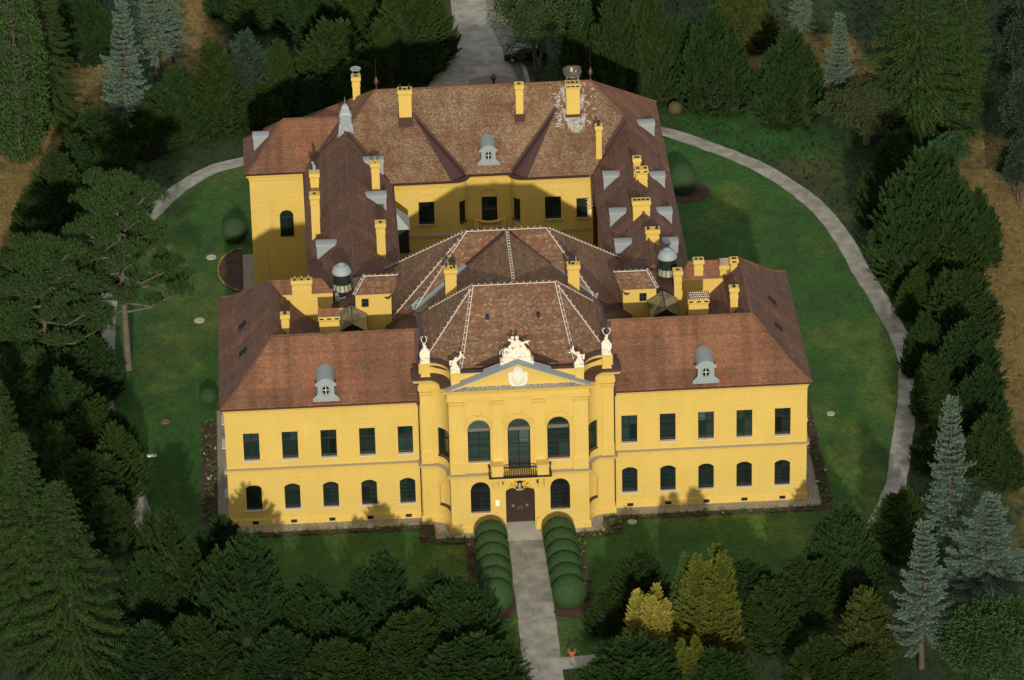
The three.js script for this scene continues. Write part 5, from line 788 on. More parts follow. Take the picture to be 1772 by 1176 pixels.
const turf = tex(TW, TH, (i, j, o) => {
  const x = gx(i), z = gz(j), fine = hash(i, j, 3), n1 = C1(i, j), n2 = C2(i, j), n3 = vnoise(x * 2.2, z * 2.2, 47);
  if (C6(i, j) > 0.5) {
    const dry = sstep(0.5, 0.68, C4(i, j)) * (0.35 + 0.65 * n2), k = (0.45 + 0.7 * n2 + 0.35 * n3) * (0.6 + 0.8 * fine) * (0.9 + 0.2 * vnoise(x * 0.35 + z * 0.12, 3, 55));
    o[0] = (0.026 + 0.05 * dry) * k; o[1] = (0.094 + 0.026 * dry) * k; o[2] = (0.009 + 0.006 * dry) * k;
    if (n1 > 0.62) { o[0] *= 1.12; o[2] *= 0.9; }
  } else {
    const d = clamp(sstep(-0.1, 0.6, C5(i, j) + 0.9 * (n2 - 0.5)) + 0.25 * sstep(0.55, 0.75, n1)), k = (0.6 + 0.5 * n2 + 0.3 * n3) * (0.7 + 0.6 * fine);
    const ivy = sstep(9, 4, Math.hypot((x - 29) * 0.75, z + 75 - (x - 29) * 0.5)) * (0.3 + n2), st = 0.75 + 0.5 * vnoise(x * 0.9, z * 5, 59);
    o[0] = (0.02 + d * 0.17 * st * (1 - ivy)) * k; o[1] = (0.042 + d * 0.09 * st * (1 - ivy) + 0.06 * ivy) * k; o[2] = (0.009 + d * 0.028 * st) * k;
  }
}, true);
const turfBump = tex(512, 512, (i, j, o) => { o[0] = o[1] = o[2] = 0.5 * hash(i, j, 8) + 0.5 * fbm(i / 16, j / 16, 9, 3, 32, 32); }, false);
{
  const g = new THREE.PlaneGeometry(GX1 - GX0, GZ1 - GZ0).rotateX(-Math.PI / 2).translate((GX0 + GX1) / 2, 0.006, (GZ0 + GZ1) / 2), b = turfBump; b.repeat.set(40, 46);
  struct('lawn', g, new THREE.MeshStandardMaterial({ map: turf, bumpMap: b, bumpScale: 0.06, roughness: 0.95 }));
  const gt = tex(512, 512, (i, j, o) => { const n = fbm(i / 64, j / 64, 61, 5, 8, 8), k = 0.7 + 0.6 * hash(i, j, 62); o[0] = (0.05 + 0.1 * n) * k; o[1] = (0.06 + 0.06 * n) * k; o[2] = (0.02 + 0.02 * n) * k; }, true, 40, 40);
  const gg = new THREE.PlaneGeometry(5000, 5000).rotateX(-Math.PI / 2); const uv = gg.attributes.uv; for (let i = 0; i < uv.count; i++) uv.setXY(i, uv.getX(i) * 5000, uv.getY(i) * 5000);
  struct('ground', gg.translate(0, 0, 0), new THREE.MeshStandardMaterial({ map: gt, roughness: 0.95 }));
}
const gravelMap = tex(1024, 1024, (i, j, o) => { const n = fbm(i / 90, j / 90, 65, 4), f = hash(i >> 1, j >> 1, 66), f2 = hash(i, j, 67), k = (0.45 + 0.8 * n) * (0.5 + 0.6 * f + 0.3 * f2); o[0] = 0.39 * k; o[1] = 0.375 * k; o[2] = 0.32 * k; if (f > 0.985) { o[0] *= 0.35; o[1] *= 0.3; o[2] *= 0.28; } }, true, 9, 9);
const gravelBump = tex(256, 256, (i, j, o) => { o[0] = o[1] = o[2] = hash(i >> 1, j >> 1, 68); }, false, 3, 3);
M.gravel = new THREE.MeshStandardMaterial({ map: gravelMap, bumpMap: gravelBump, bumpScale: 0.02, roughness: 0.95 });
M.pebble = new THREE.MeshStandardMaterial({ roughness: 0.9, bumpMap: gravelBump, bumpScale: 0.04, map: tex(512, 512, (i, j, o) => { const f = hash(Math.floor(i / 3), Math.floor(j / 3), 70), k = 0.35 + 0.95 * f; o[0] = 0.4 * k; o[1] = 0.36 * k; o[2] = 0.28 * k; }, true, 10, 10) });
M.soil = new THREE.MeshStandardMaterial({ roughness: 1, bumpMap: gravelBump, bumpScale: 0.05, map: tex(512, 512, (i, j, o) => { const f = hash(i >> 1, j >> 1, 72), n = fbm(i / 30, j / 30, 73, 3), k = (0.5 + 0.8 * f) * (0.6 + 0.8 * n); o[0] = 0.085 * k; o[1] = 0.05 * k; o[2] = 0.035 * k; }, true, 10, 10) });
M.slab = new THREE.MeshStandardMaterial({ roughness: 0.85, map: tex(512, 512, (i, j, o) => { const n = fbm(i / 60, j / 60, 75, 4), f = hash(i, j, 76), k = 0.75 + 0.3 * n + 0.12 * f; o[0] = 0.42 * k; o[1] = 0.4 * k; o[2] = 0.34 * k; }, true, 6, 6) });
function ribbon(line, w, y, seed) {   // path sheet with slightly ragged edges
  const c = new THREE.CatmullRomCurve3(line.map(([x, z]) => V(x, 0, z)), false, 'centripetal'), n = 260, f = F(), L = c.getLength(), e = [];
  for (let i = 0; i <= n; i++) { const p = c.getPointAt(i / n), t = c.getTangentAt(i / n), s = i / n * L, side = V(t.z, 0, -t.x), wob = (k) => w / 2 + 0.22 * (fbm(s * 0.8, k * 9, seed, 3) - 0.5); e.push([p.clone().addScaledVector(side, wob(1)).setY(y), p.clone().addScaledVector(side, -wob(2)).setY(y)]); }
  for (let i = 0; i < n; i++) f.poly([e[i][0], e[i + 1][0], e[i + 1][1], e[i][1]], UP);
  return f;
}
struct('path', ribbon(ringR, 1.85, 0.022, 3), M.gravel); struct('path', ribbon(ringL, 1.85, 0.026, 4), M.gravel);
{
  const f = F(), zs = []; for (let z = 4.6; z <= 62; z += 0.6) zs.push(z); const ed = (z, s, k) => s + 0.16 * (fbm(z * 0.9, k, 81, 3) - 0.5);
  for (let i = 0; i + 1 < zs.length; i++) f.poly([[ed(zs[i], -1.22, 1), 0.031, zs[i]], [ed(zs[i + 1], -1.22, 1), 0.031, zs[i + 1]], [ed(zs[i + 1], 2.05, 2), 0.031, zs[i + 1]], [ed(zs[i], 2.05, 2), 0.031, zs[i]]], UP);
  struct('path', f, M.gravel);
  struct('driveway', F().poly([[-5.2, 0.03, -80.5], [-4.6, 0.03, -87], [-2.6, 0.03, -93], [-1.2, 0.03, -99], [-0.7, 0.03, -104], [-0.4, 0.03, -150], [3.3, 0.03, -150], [3.2, 0.03, -104], [4.2, 0.03, -98], [6.5, 0.03, -92], [6.8, 0.03, -86], [6.6, 0.03, -80.5]], UP), M.gravel);
  // sloping stone threshold before the door
  struct('threshold', F().poly([[-1.3, 0.04, 4.85], [2.0, 0.04, 4.85], [1.3, 0.4, 2.1], [-1.3, 0.4, 2.1]], UP).poly([[-1.3, 0.04, 4.85], [-1.3, 0.4, 2.1], [-1.6, 0.04, 2.4]]).poly([[2.0, 0.04, 4.85], [1.3, 0.4, 2.1], [1.8, 0.04, 2.4]]), M.slab);
  struct('pavement', F().poly([[-5.3, 0.043, 3.05], [-1.35, 0.043, 3.05], [-1.35, 0.043, 3.95], [-5.3, 0.043, 3.95]], UP).poly([[5.5, 0.043, 3.05], [1.7, 0.043, 3.05], [1.7, 0.043, 3.95], [5.5, 0.043, 3.95]], UP), M.slab);
}
const sheet = (pts, y) => F().poly(pts.map(([x, z]) => V(x, y, z)), UP);
function quads(list, y) { const f = F(); for (const [x0, x1, z0, z1] of list) f.poly([[x0, y, z0], [x1, y, z0], [x1, y, z1], [x0, y, z1]], UP); return f; }
struct('gravel_strip', quads([[-26.75, -8.5, -0.4, 1.35], [8.5, 26.95, -0.4, 1.35], [-26.75, -25.6, -21, -0.4], [25.6, 26.95, -21, -0.4], [-8.5, -6.0, -0.4, 3.3], [6.0, 8.7, -0.4, 3.3], [-7.6, -5.3, 3.3, 3.9], [5.5, 7.4, 3.3, 3.9], [-24.0, -22.7, -52, -44.6]], 0.048), M.pebble);
const bedRects = [[-27.0, -9.0, 1.35, 2.15], [9.0, 28.0, 1.35, 2.15], [-28.2, -26.75, -19, 0.5], [26.95, 28.0, -19, 1.35], [-9.0, -7.6, 1.35, 4.4], [7.4, 9.0, 1.35, 4.4], [-7.6, -5.0, 3.9, 4.9], [5.2, 7.4, 3.9, 4.9], [-5.1, -1.28, 3.97, 16.6], [2.08, 5.5, 3.97, 17.0]];
struct('flower_bed', quads(bedRects, 0.056), M.soil);
{ const a = []; for (let i = 0; i <= 16; i++) { const t = Math.PI * i / 16; a.push([-3.2 - 1.9 * Math.cos(t), 16.55 + 1.2 * Math.sin(t)]); } struct('flower_bed', sheet(a, 0.0575), M.soil); const b = a.map(([x, z]) => [x + 7.0, z + 0.35]); struct('flower_bed', sheet(b, 0.0575), M.soil); const c = []; for (let i = 0; i <= 14; i++) { const t = Math.PI * (0.5 + i / 14); c.push([-24.0 + 2.6 * Math.cos(t), -48.8 + 4.6 * Math.sin(t)]); } struct('flower_bed', sheet(c, 0.0575), M.soil); const d = []; for (let i = 0; i < 20; i++) { const t = Math.PI * 2 * i / 20; d.push([20.5 + 2.6 * Math.cos(t), -61.2 + 2.3 * Math.sin(t)]); } struct('flower_bed', sheet(d, 0.0575), M.soil); }
// bedding plants
{
  const g = new THREE.BufferGeometry(), p = [], r = rngOf(9); for (let i = 0; i < 16; i++) { const a = r() * 6.28, l = 0.14 + 0.1 * r(), w = 0.035; const c = Math.cos(a), s = Math.sin(a), up = 0.08 + 0.16 * r(); p.push(-s * w, 0, c * w, s * w, 0, -c * w, c * l, up, s * l); } g.setAttribute('position', new THREE.Float32BufferAttribute(p, 3)); g.computeVertexNormals();
  const spots = [], rr = rngOf(10); for (const [x0, x1, z0, z1] of bedRects) { const n = Math.round((x1 - x0) * (z1 - z0) * 5); for (let i = 0; i < n; i++) { const x = x0 + (x1 - x0) * rr(), z = z0 + (z1 - z0) * rr(); if (z > 4.2 && ((x > -4.5 && x < -1.4) || (x > 1.9 && x < 4.8))) continue; spots.push([x, z]); } }
  for (let i = 0; i < 44; i++) { const t = Math.PI * (0.5 + (i + 0.3 * rr()) / 44); spots.push([-24 + 2.45 * Math.cos(t), -48.8 + 4.4 * Math.sin(t), 1]); }
  const im = new THREE.InstancedMesh(g, std([1, 1, 1], 0.9), spots.length), m4 = new THREE.Matrix4(), col = new THREE.Color();
  spots.forEach(([x, z, y], i) => { const s = y ? 0.6 + 0.2 * rr() : 0.7 + 0.9 * rr(); m4.compose(V(x, 0.06, z), new THREE.Quaternion().setFromAxisAngle(V(0, 1, 0), rr() * 6.28), V(s, s, s)); im.setMatrixAt(i, m4); const k = rr(); if (y) col.setRGB(0.42, 0.36, 0.05); else if (k < 0.02) col.setRGB(0.5, 0.48, 0.42); else col.setRGB(0.06 + 0.04 * k, 0.1 + 0.04 * k, 0.03); im.setColorAt(i, col); });
  im.name = 'bedding_plants'; im.userData.kind = 'stuff'; im.userData.label = 'low bedding plants in the soil strips round the palace'; im.userData.category = 'plants'; scene.add(im);
}
// rough grass outside the ring path
{
  const g = new THREE.BufferGeometry(), p = [], r = rngOf(19); for (let i = 0; i < 7; i++) { const a = r() * 6.28, l = 0.12 + 0.14 * r(), w = 0.03, c = Math.cos(a), s = Math.sin(a), up = 0.12 + 0.2 * r(), bx = (r() - 0.5) * 0.2, bz = (r() - 0.5) * 0.2; p.push(bx - s * w, 0, bz + c * w, bx + s * w, 0, bz - c * w, bx + c * l, up, bz + s * l); } g.setAttribute('position', new THREE.Float32BufferAttribute(p, 3)); g.computeVertexNormals();
  const n = 42000, im = new THREE.InstancedMesh(g, new THREE.MeshPhysicalMaterial({ roughness: 1, specularIntensity: 0.1, side: THREE.DoubleSide }), n), m4 = new THREE.Matrix4(), col = new THREE.Color(); let k = 0;
  while (k < n) {
    const x = -60 + 128 * r(), z = -122 + 162 * r(); if (inside(x, z) || (x > -5.5 && x < 7 && z < -80) || (x > -2 && x < 2.5 && z > 20)) continue;
    let onPath = false; for (const line of [ringR, ringL]) for (let i = 0; i + 1 < line.length; i++) { const [ax, az] = line[i], [bx, bz] = line[i + 1], dx = bx - ax, dz = bz - az, t = clamp(((x - ax) * dx + (z - az) * dz) / (dx * dx + dz * dz)); if (Math.hypot(x - ax - dx * t, z - az - dz * t) < 1.15) { onPath = true; break; } }
    if (onPath) continue;
    const d = clamp(sstep(-0.1, 0.6, meadowAt(x, z) + 0.9 * (fbm(x * 0.7, z * 0.5, 43, 3) - 0.5))), s = 0.6 + 0.9 * r(), q = 0.6 + 0.8 * r(); m4.compose(V(x, 0, z), new THREE.Quaternion().setFromAxisAngle(V(0, 1, 0), r() * 6.28), V(s, s * (0.6 + 0.5 * r()), s)); im.setMatrixAt(k, m4); col.setRGB((0.022 + 0.18 * d) * q, (0.05 + 0.09 * d) * q, (0.01 + 0.03 * d) * q); im.setColorAt(k, col); k++;
  }
  im.name = 'rough_grass'; im.userData.kind = 'stuff'; im.userData.label = 'rough and dry grass under the park trees'; im.userData.category = 'grass'; scene.add(im);
}
// covers set in turf and path
for (const [x, z, r, c, l] of [[-27.1, -51.8, 0.5, 0, 'pale round cover in the left lawn nearest the domed bush'], [-28.3, -38.8, 0.52, 0, 'large pale round cover in the middle of the left lawn'], [-31.5, -19.4, 0.42, 1, 'rusty brown round cover in the left lawn'], [29.7, -15, 0.38, 0, 'pale round cover in the right lawn'], [38.0, -29.2, 0.5, 0, 'grey round cover set in the right path'], [9.9, 2.6, 0.42, 0, 'pale round cover at the bed before the right wing'], [-13.2, 1.2, 0.4, 0, 'pale round cover in the gravel before the left wing']]) {
  const t = thing('manhole_cover', l, 'manhole cover', [x, 0.0, z]); sub('rim', F().geo(new THREE.LatheGeometry([[r, 0], [r, 0.085], [r * 0.86, 0.085], [r * 0.86, 0.07]].map((p) => new THREE.Vector2(...p)), 24)), c ? std([0.2, 0.09, 0.06], 0.8) : M.slab, t); sub('lid', F().geo(cyl(r * 0.86, r * 0.86, 0.075, 0, 0, 0, 24)), c ? std([0.22, 0.1, 0.065], 0.8) : M.slab, t);
}
{ const t = thing('garden_light', 'pair of small white ground lights in the left lawn', 'ground light', [-32.7, 0, -13.3]); for (const e of [-1, 1]) { sub('housing', F().geo(cyl(0.24, 0.22, 0.1, e * 0.24, 0, 0, 14)), M.white, t); sub('lens', F().geo(new THREE.SphereGeometry(0.18, 12, 6, 0, 6.283, 0, 1.57).scale(1, 0.35, 1).translate(e * 0.24, 0.1, 0)), M.zinc, t); } }
{ // terracotta pot with a plant beside the lower path
  const t = thing('flower_pot', 'terracotta pot with a leafy plant beside the garden path', 'flower pot', [3.0, 0.02, 24.0]), r = rngOf(4), f = F();
  sub('pot', F().geo(new THREE.LatheGeometry([[0, 0], [0.22, 0], [0.34, 0.45], [0.38, 0.46], [0.38, 0.54], [0.3, 0.54], [0.28, 0.48], [0, 0.48]].map((p) => new THREE.Vector2(...p)), 18)), std([0.42, 0.13, 0.055], 0.85), t);
  for (let i = 0; i < 60; i++) { const a = r() * 6.28, e = 0.3 + r() * 1.1, l = 0.3 + 0.3 * r(), d = V(Math.cos(a) * Math.cos(e), Math.sin(e), Math.sin(a) * Math.cos(e)), s = V(-Math.sin(a), 0, Math.cos(a)).multiplyScalar(0.06); f.poly([V(0, 0.5, 0).sub(s), V(0, 0.5, 0).add(s), V(0, 0.5, 0).addScaledVector(d, l)]); } sub('foliage', f, std([0.05, 0.09, 0.025], 0.9), t);
}
// dark car half hidden under the tree beside the rear drive
{
  const t = thing('car', 'dark car parked under the tree beside the rear drive', 'car', [6.5, 0.03, -94.0]), paint = std([0.012, 0.014, 0.02], 0.25, { metalness: 0.3 }), tyre = std([0.01, 0.01, 0.01], 0.9), rim = std([0.5, 0.5, 0.5], 0.35, { metalness: 0.7 });
  const side = new THREE.Shape([[-2.2, 0.35], [-2.2, 0.8], [-2.1, 0.98], [-1.2, 1.08], [-0.65, 1.55], [1.3, 1.58], [1.95, 1.1], [2.2, 1.02], [2.25, 0.4], [1.85, 0.32], [-1.9, 0.32]].map((p) => new THREE.Vector2(...p)));
  sub('body', F().geo(new THREE.ExtrudeGeometry(side, { depth: 1.6, bevelEnabled: true, bevelSize: 0.06, bevelThickness: 0.08, bevelSegments: 2 }).translate(0, 0, -0.8), null, false), paint, t);
  for (const e of [-1, 1]) { sub('side_window', F().poly([[-0.95, 1.12, e * 0.89], [-0.58, 1.5, e * 0.89], [0.3, 1.53, e * 0.89], [0.3, 1.12, e * 0.89]], [0, 0, e]).poly([[0.36, 1.12, e * 0.89], [0.36, 1.53, e * 0.89], [1.2, 1.53, e * 0.89], [1.6, 1.12, e * 0.89]], [0, 0, e]), M.glass[2], t); for (const x of [-1.4, 1.4]) { const w = sub('wheel', F().geo(new THREE.TorusGeometry(0.25, 0.1, 8, 20).translate(x, 0.35, e * 0.84)), tyre, t); sub('rim', F().geo(new THREE.CylinderGeometry(0.2, 0.2, 0.12, 16).rotateX(Math.PI / 2).translate(x, 0.35, e * 0.84)), rim, w); } sub('headlight', F().geo(new THREE.SphereGeometry(0.12, 8, 6).scale(0.5, 0.8, 1.2).translate(-2.2, 0.78, e * 0.6)), M.zinc, t); }
  sub('windscreen', F().poly([[-1.24, 1.11, -0.7], [-1.24, 1.11, 0.7], [-0.7, 1.55, 0.64], [-0.7, 1.55, -0.64]], [-1, 1, 0]), M.glass[2], t);
}
// ---------------------------------------------------------------- plants
class Leaves {   // many small folded leaves or sprays with their own tone
  constructor(seed) { this.p = []; this.c = []; this.r = rngOf(seed); }
  leaf(a, d, s, len, wid, col, fold = 0.25) { this.raw(a.x, a.y, a.z, d.x, d.y, d.z, s.x, s.y, s.z, len, wid, col, fold); }   // base a, direction d, side s
  raw(ax, ay, az, dx, dy, dz, sx, sy, sz, len, wid, col, fold = 0.25) {
    let nx = dy * sz - dz * sy, ny = dz * sx - dx * sz, nz = dx * sy - dy * sx; const l = fold * wid / (Math.hypot(nx, ny, nz) || 1); nx *= l; ny *= l; nz *= l;
    const h = len * 0.5, w = wid / 2, mx = ax + dx * h - nx, my = ay + dy * h - ny, mz = az + dz * h - nz, tx = ax + dx * len, ty = ay + dy * len, tz = az + dz * len;
    this.p.push(ax, ay, az, mx + sx * w, my + sy * w, mz + sz * w, tx, ty, tz, ax, ay, az, tx, ty, tz, mx - sx * w, my - sy * w, mz - sz * w);
    for (let i = 0; i < 6; i++) this.c.push(col[0], col[1], col[2]);
  }
  build() { const g = new THREE.BufferGeometry(); g.setAttribute('position', new THREE.Float32BufferAttribute(this.p, 3)); g.setAttribute('color', new THREE.Float32BufferAttribute(this.c, 3)); g.computeVertexNormals(); return g; }
}
M.leaf = new THREE.MeshPhysicalMaterial({ vertexColors: true, roughness: 0.9, specularIntensity: 0.2, side: THREE.DoubleSide });
M.bark = new THREE.MeshStandardMaterial({ roughness: 0.95, map: tex(128, 256, (i, j, o) => { const n = fbm(i / 10, j / 40, 91, 4, 0, 0), k = 0.5 + 0.9 * n; o[0] = 0.085 * k; o[1] = 0.066 * k; o[2] = 0.05 * k; }, true, 1, 2) });
M.barkPine = new THREE.MeshStandardMaterial({ roughness: 0.95, map: tex(128, 256, (i, j, o) => { const n = fbm(i / 9, j / 22, 95, 4), k = 0.45 + 0.95 * n; o[0] = 0.13 * k; o[1] = 0.105 * k; o[2] = 0.08 * k; }, true, 1, 2) });
const dirOf = (r) => { const z = 2 * r() - 1, a = r() * 6.2832, s = Math.sqrt(1 - z * z); return V(s * Math.cos(a), z, s * Math.sin(a)); };
const tone = (c, r, v = 0.35) => { const k = 1 - v / 2 + v * r(), w = (r() - 0.5) * 0.12; return [c[0] * k * (1 + w), c[1] * k, c[2] * k * (1 - w)]; };
function plume(L, a, d, len, col, n, wid, spread = 0.75) {   // feathery shoot: sprays all round an axis
  const r = L.r; let ux = 0, uy = 1; if (Math.abs(d.y) > 0.9) { ux = 1; uy = 0; }
  let sx = -d.z * uy, sy = d.z * ux, sz = d.x * uy - d.y * ux; const sl = Math.hypot(sx, sy, sz); sx /= sl; sy /= sl; sz /= sl;
  const tx = d.y * sz - d.z * sy, ty = d.z * sx - d.x * sz, tz = d.x * sy - d.y * sx;
  for (let i = 0; i < n; i++) {
    const k = i / n, ang = i * 2.4 + r(), c = Math.cos(ang), e = Math.sin(ang), w = spread * (1 - 0.6 * k) + 0.1;
    let qx = d.x + (sx * c + tx * e) * w, qy = d.y + (sy * c + ty * e) * w, qz = d.z + (sz * c + tz * e) * w; const ql = Math.hypot(qx, qy, qz); qx /= ql; qy /= ql; qz /= ql;
    let vx = qy * d.z - qz * d.y, vy = qz * d.x - qx * d.z, vz = qx * d.y - qy * d.x; const vl = Math.hypot(vx, vy, vz) || 1; vx /= vl; vy /= vl; vz /= vl;
    const o = len * k * 0.75; L.raw(a.x + d.x * o, a.y + d.y * o, a.z + d.z * o, qx, qy, qz, vx, vy, vz, len * (0.62 - 0.3 * k) * (0.8 + 0.4 * r()), wid * (0.8 + 0.4 * r()), tone(col, r));
  }
}
function trunkOf(h, r0, r1, seed, mat = M.bark) { const r = rngOf(seed), pts = []; for (let i = 0; i <= 5; i++) pts.push(V((r() - 0.5) * 0.12 * i, h * i / 5, (r() - 0.5) * 0.12 * i)); const f = F(); for (let i = 0; i < 5; i++) f.geo(rod(pts[i].toArray(), pts[i + 1].toArray(), r0 + (r1 - r0) * i / 5, r0 + (r1 - r0) * (i + 1) / 5, 8)); return f; }
function proto(kind, crown, trunk, h, r, bark = M.bark) { const o = new THREE.Group(); o.name = kind; sub('trunk', trunk, bark, o); sub('crown', crown, M.leaf, o); o.userData.h = h; o.userData.r = r; return o; }
// yew: boughs sweeping up and out from several leaders, each tipped with a spray of feathery shoots
function yew(seed, col, h = 7, R = 3.2, dens = 1, fine = 1, pw = 2.2, o2 = {}) {
  const L = new Leaves(seed), r = L.r, lobes = [[0, 0, h * (o2.c || 1), R * 0.72 * (o2.k || 1)]], n = o2.n || 5 + Math.floor(r() * 3), tr = trunkOf(h * 0.6, 0.26, 0.1, seed), core = F();
  for (let i = 0; i < n; i++) { const a = i / n * 6.283 + r() * 0.9, q = R * (0.4 + 0.22 * r()), hh = h * (o2.c ? 0.55 + 0.45 * Math.sqrt(r()) : 0.45 + 0.5 * r()); lobes.push([q * Math.cos(a), q * Math.sin(a), hh, R * (0.38 + 0.26 * r()) * (o2.k || 1)]); }
  const rad = (t) => Math.pow(Math.max(0, 1 - Math.pow(t, pw)), 0.72) * (t < 0.15 ? 0.7 + 2 * t : 1);
  lobes.forEach(([x, z, hh, q], li) => {
    const m = Math.round(34 * dens * Math.pow(q * hh, 0.75));
    for (let i = 0; i < m; i++) {
      const t = clamp(Math.pow((i + r()) / m, 0.8)), a = i * 2.4 + r() * 0.9, k = rad(t) * q * (0.72 + 0.45 * r()), e = V(x + k * Math.cos(a), t * hh * (0.95 + 0.1 * r()), z + k * Math.sin(a));
      let buried = false; for (let j = 0; j < lobes.length; j++) if (j !== li) { const [lx, lz, lh, lq] = lobes[j], tt = e.y / lh; if (tt < 1 && Math.hypot(e.x - lx, e.z - lz) < 0.6 * lq * rad(tt)) { buried = true; break; } }
      if (buried) continue;
      const d = V(Math.cos(a) + 0.5 * (r() - 0.5), 0.5 + 1.1 * t + 0.6 * (r() - 0.5), Math.sin(a) + 0.5 * (r() - 0.5)).normalize(), len = (0.85 + 0.7 * r()) / fine, bc = tone(col, r, 0.55), s = new THREE.Vector3().crossVectors(d, V(0, 1, 0)).normalize(), b = e.clone().addScaledVector(d, -len * 0.6);
      const np = 7 + Math.floor(r() * 4);
      for (let j = 0; j < np; j++) { const u = j / (np - 1), w = (j % 2 ? 1 : -1) * (0.75 - 0.55 * u), pd = d.clone().addScaledVector(s, w).add(V((r() - 0.5) * 0.4, 0.15 * r(), (r() - 0.5) * 0.4)).normalize(); plume(L, b.clone().addScaledVector(d, len * u * 0.85), pd, (0.42 + 0.25 * r()) * (1 - 0.25 * u) / fine, tone(bc, r, 0.3), 9, 0.085 / fine, 0.6); }
    }
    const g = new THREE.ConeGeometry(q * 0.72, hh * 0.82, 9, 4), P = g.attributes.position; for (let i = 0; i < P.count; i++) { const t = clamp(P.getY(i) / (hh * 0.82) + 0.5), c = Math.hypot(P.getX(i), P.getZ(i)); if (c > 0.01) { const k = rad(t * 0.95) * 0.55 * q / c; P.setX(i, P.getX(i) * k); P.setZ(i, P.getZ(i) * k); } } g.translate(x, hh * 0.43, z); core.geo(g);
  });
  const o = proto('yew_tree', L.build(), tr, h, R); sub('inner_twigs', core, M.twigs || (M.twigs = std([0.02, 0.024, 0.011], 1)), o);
  return o;
}
// spruce: whorls of drooping boughs carrying flat sprays
function spruce(seed, col, h = 18, R = 4, o = {}) {
  const L = new Leaves(seed), r = L.r, step = o.step || 0.46, base = o.base || 0.03, tr = trunkOf(h * 0.98, 0.3, 0.03, seed);
  for (let y = h * base; y < h - 0.3; y += step * (0.8 + 0.4 * r())) {
    const t = (y - h * base) / (h - h * base), len0 = R * Math.pow(1 - t, o.pow || 0.85) * (0.9 + 0.2 * r()) + 0.25, nb = Math.max(5, Math.round((o.n || 9) * (0.55 + 0.45 * (1 - t)))), a0 = r() * 6.28;
    for (let b = 0; b < nb; b++) {
      if (o.gap && r() < o.gap) continue;
      const a = a0 + b / nb * 6.283 + (r() - 0.5) * 0.35, len = len0 * ((o.lo || 0.78) + (1.13 - (o.lo || 0.78)) * r()), rise = (o.rise ?? 0.05) + 0.55 * t, bc = tone(col, r, 0.5), dirv = V(Math.cos(a), 0, Math.sin(a)), sidev = V(-Math.sin(a), 0, Math.cos(a)), n = Math.max(4, Math.round(len / (o.sp || 0.19)));
      const at = (u) => V(0, y, 0).addScaledVector(dirv, len * u).add(V(0, len * (rise * u - (o.droop ?? 0.42) * u * u + 0.22 * u * u * u), 0));
      for (let i = 1; i <= n; i++) {
        const u = i / n; if (u < 0.16) continue;
        const p = at(u), q = at(Math.min(1, u + 0.05)).sub(at(u - 0.05)).normalize(), w = (o.w || 0.62) * (0.35 + 0.65 * Math.sin(Math.PI * Math.min(1, u * 0.8 + 0.12))) * (0.75 + 0.5 * r());
        for (const e of [-1, 1]) { const d = q.clone().multiplyScalar(0.75).addScaledVector(sidev, e * (0.75 + 0.3 * r())).add(V((r() - 0.5) * 0.35, -0.12 - 0.4 * r(), (r() - 0.5) * 0.35)).normalize(); const s = new THREE.Vector3().crossVectors(d, V((r() - 0.5) * 0.8, 1, (r() - 0.5) * 0.8)).normalize(); L.leaf(p, d, s, w, (o.lw || 0.17), tone(bc, r, 0.4)); if (o.tuft && r() < 0.75) plume(L, p.clone().addScaledVector(d, w * (0.25 + 0.4 * r())), d.clone().add(V(0, o.hang ? -0.5 * r() : 0.5, 0)).normalize(), 0.3 + 0.14 * r(), tone(col, r, 0.6), 5, 0.1, 0.9); }
        if (i % 2 === 0 || u > 0.8) L.leaf(p, q.clone().add(V(0, 0.35 + 0.3 * r(), 0)).normalize(), sidev, w * 0.6, 0.13, tone(col, r, 0.5));
      }
      tr.geo(rod([0, y, 0], at(0.75).toArray(), 0.035 + 0.02 * len / R, 0.012, 4));
    }
  }
  plume(L, V(0, h - 0.8, 0), V(0, 1, 0), 0.9, col, 16, 0.12, 0.6);
  return proto(o.name || 'spruce_tree', L.build(), tr, h, R);
}
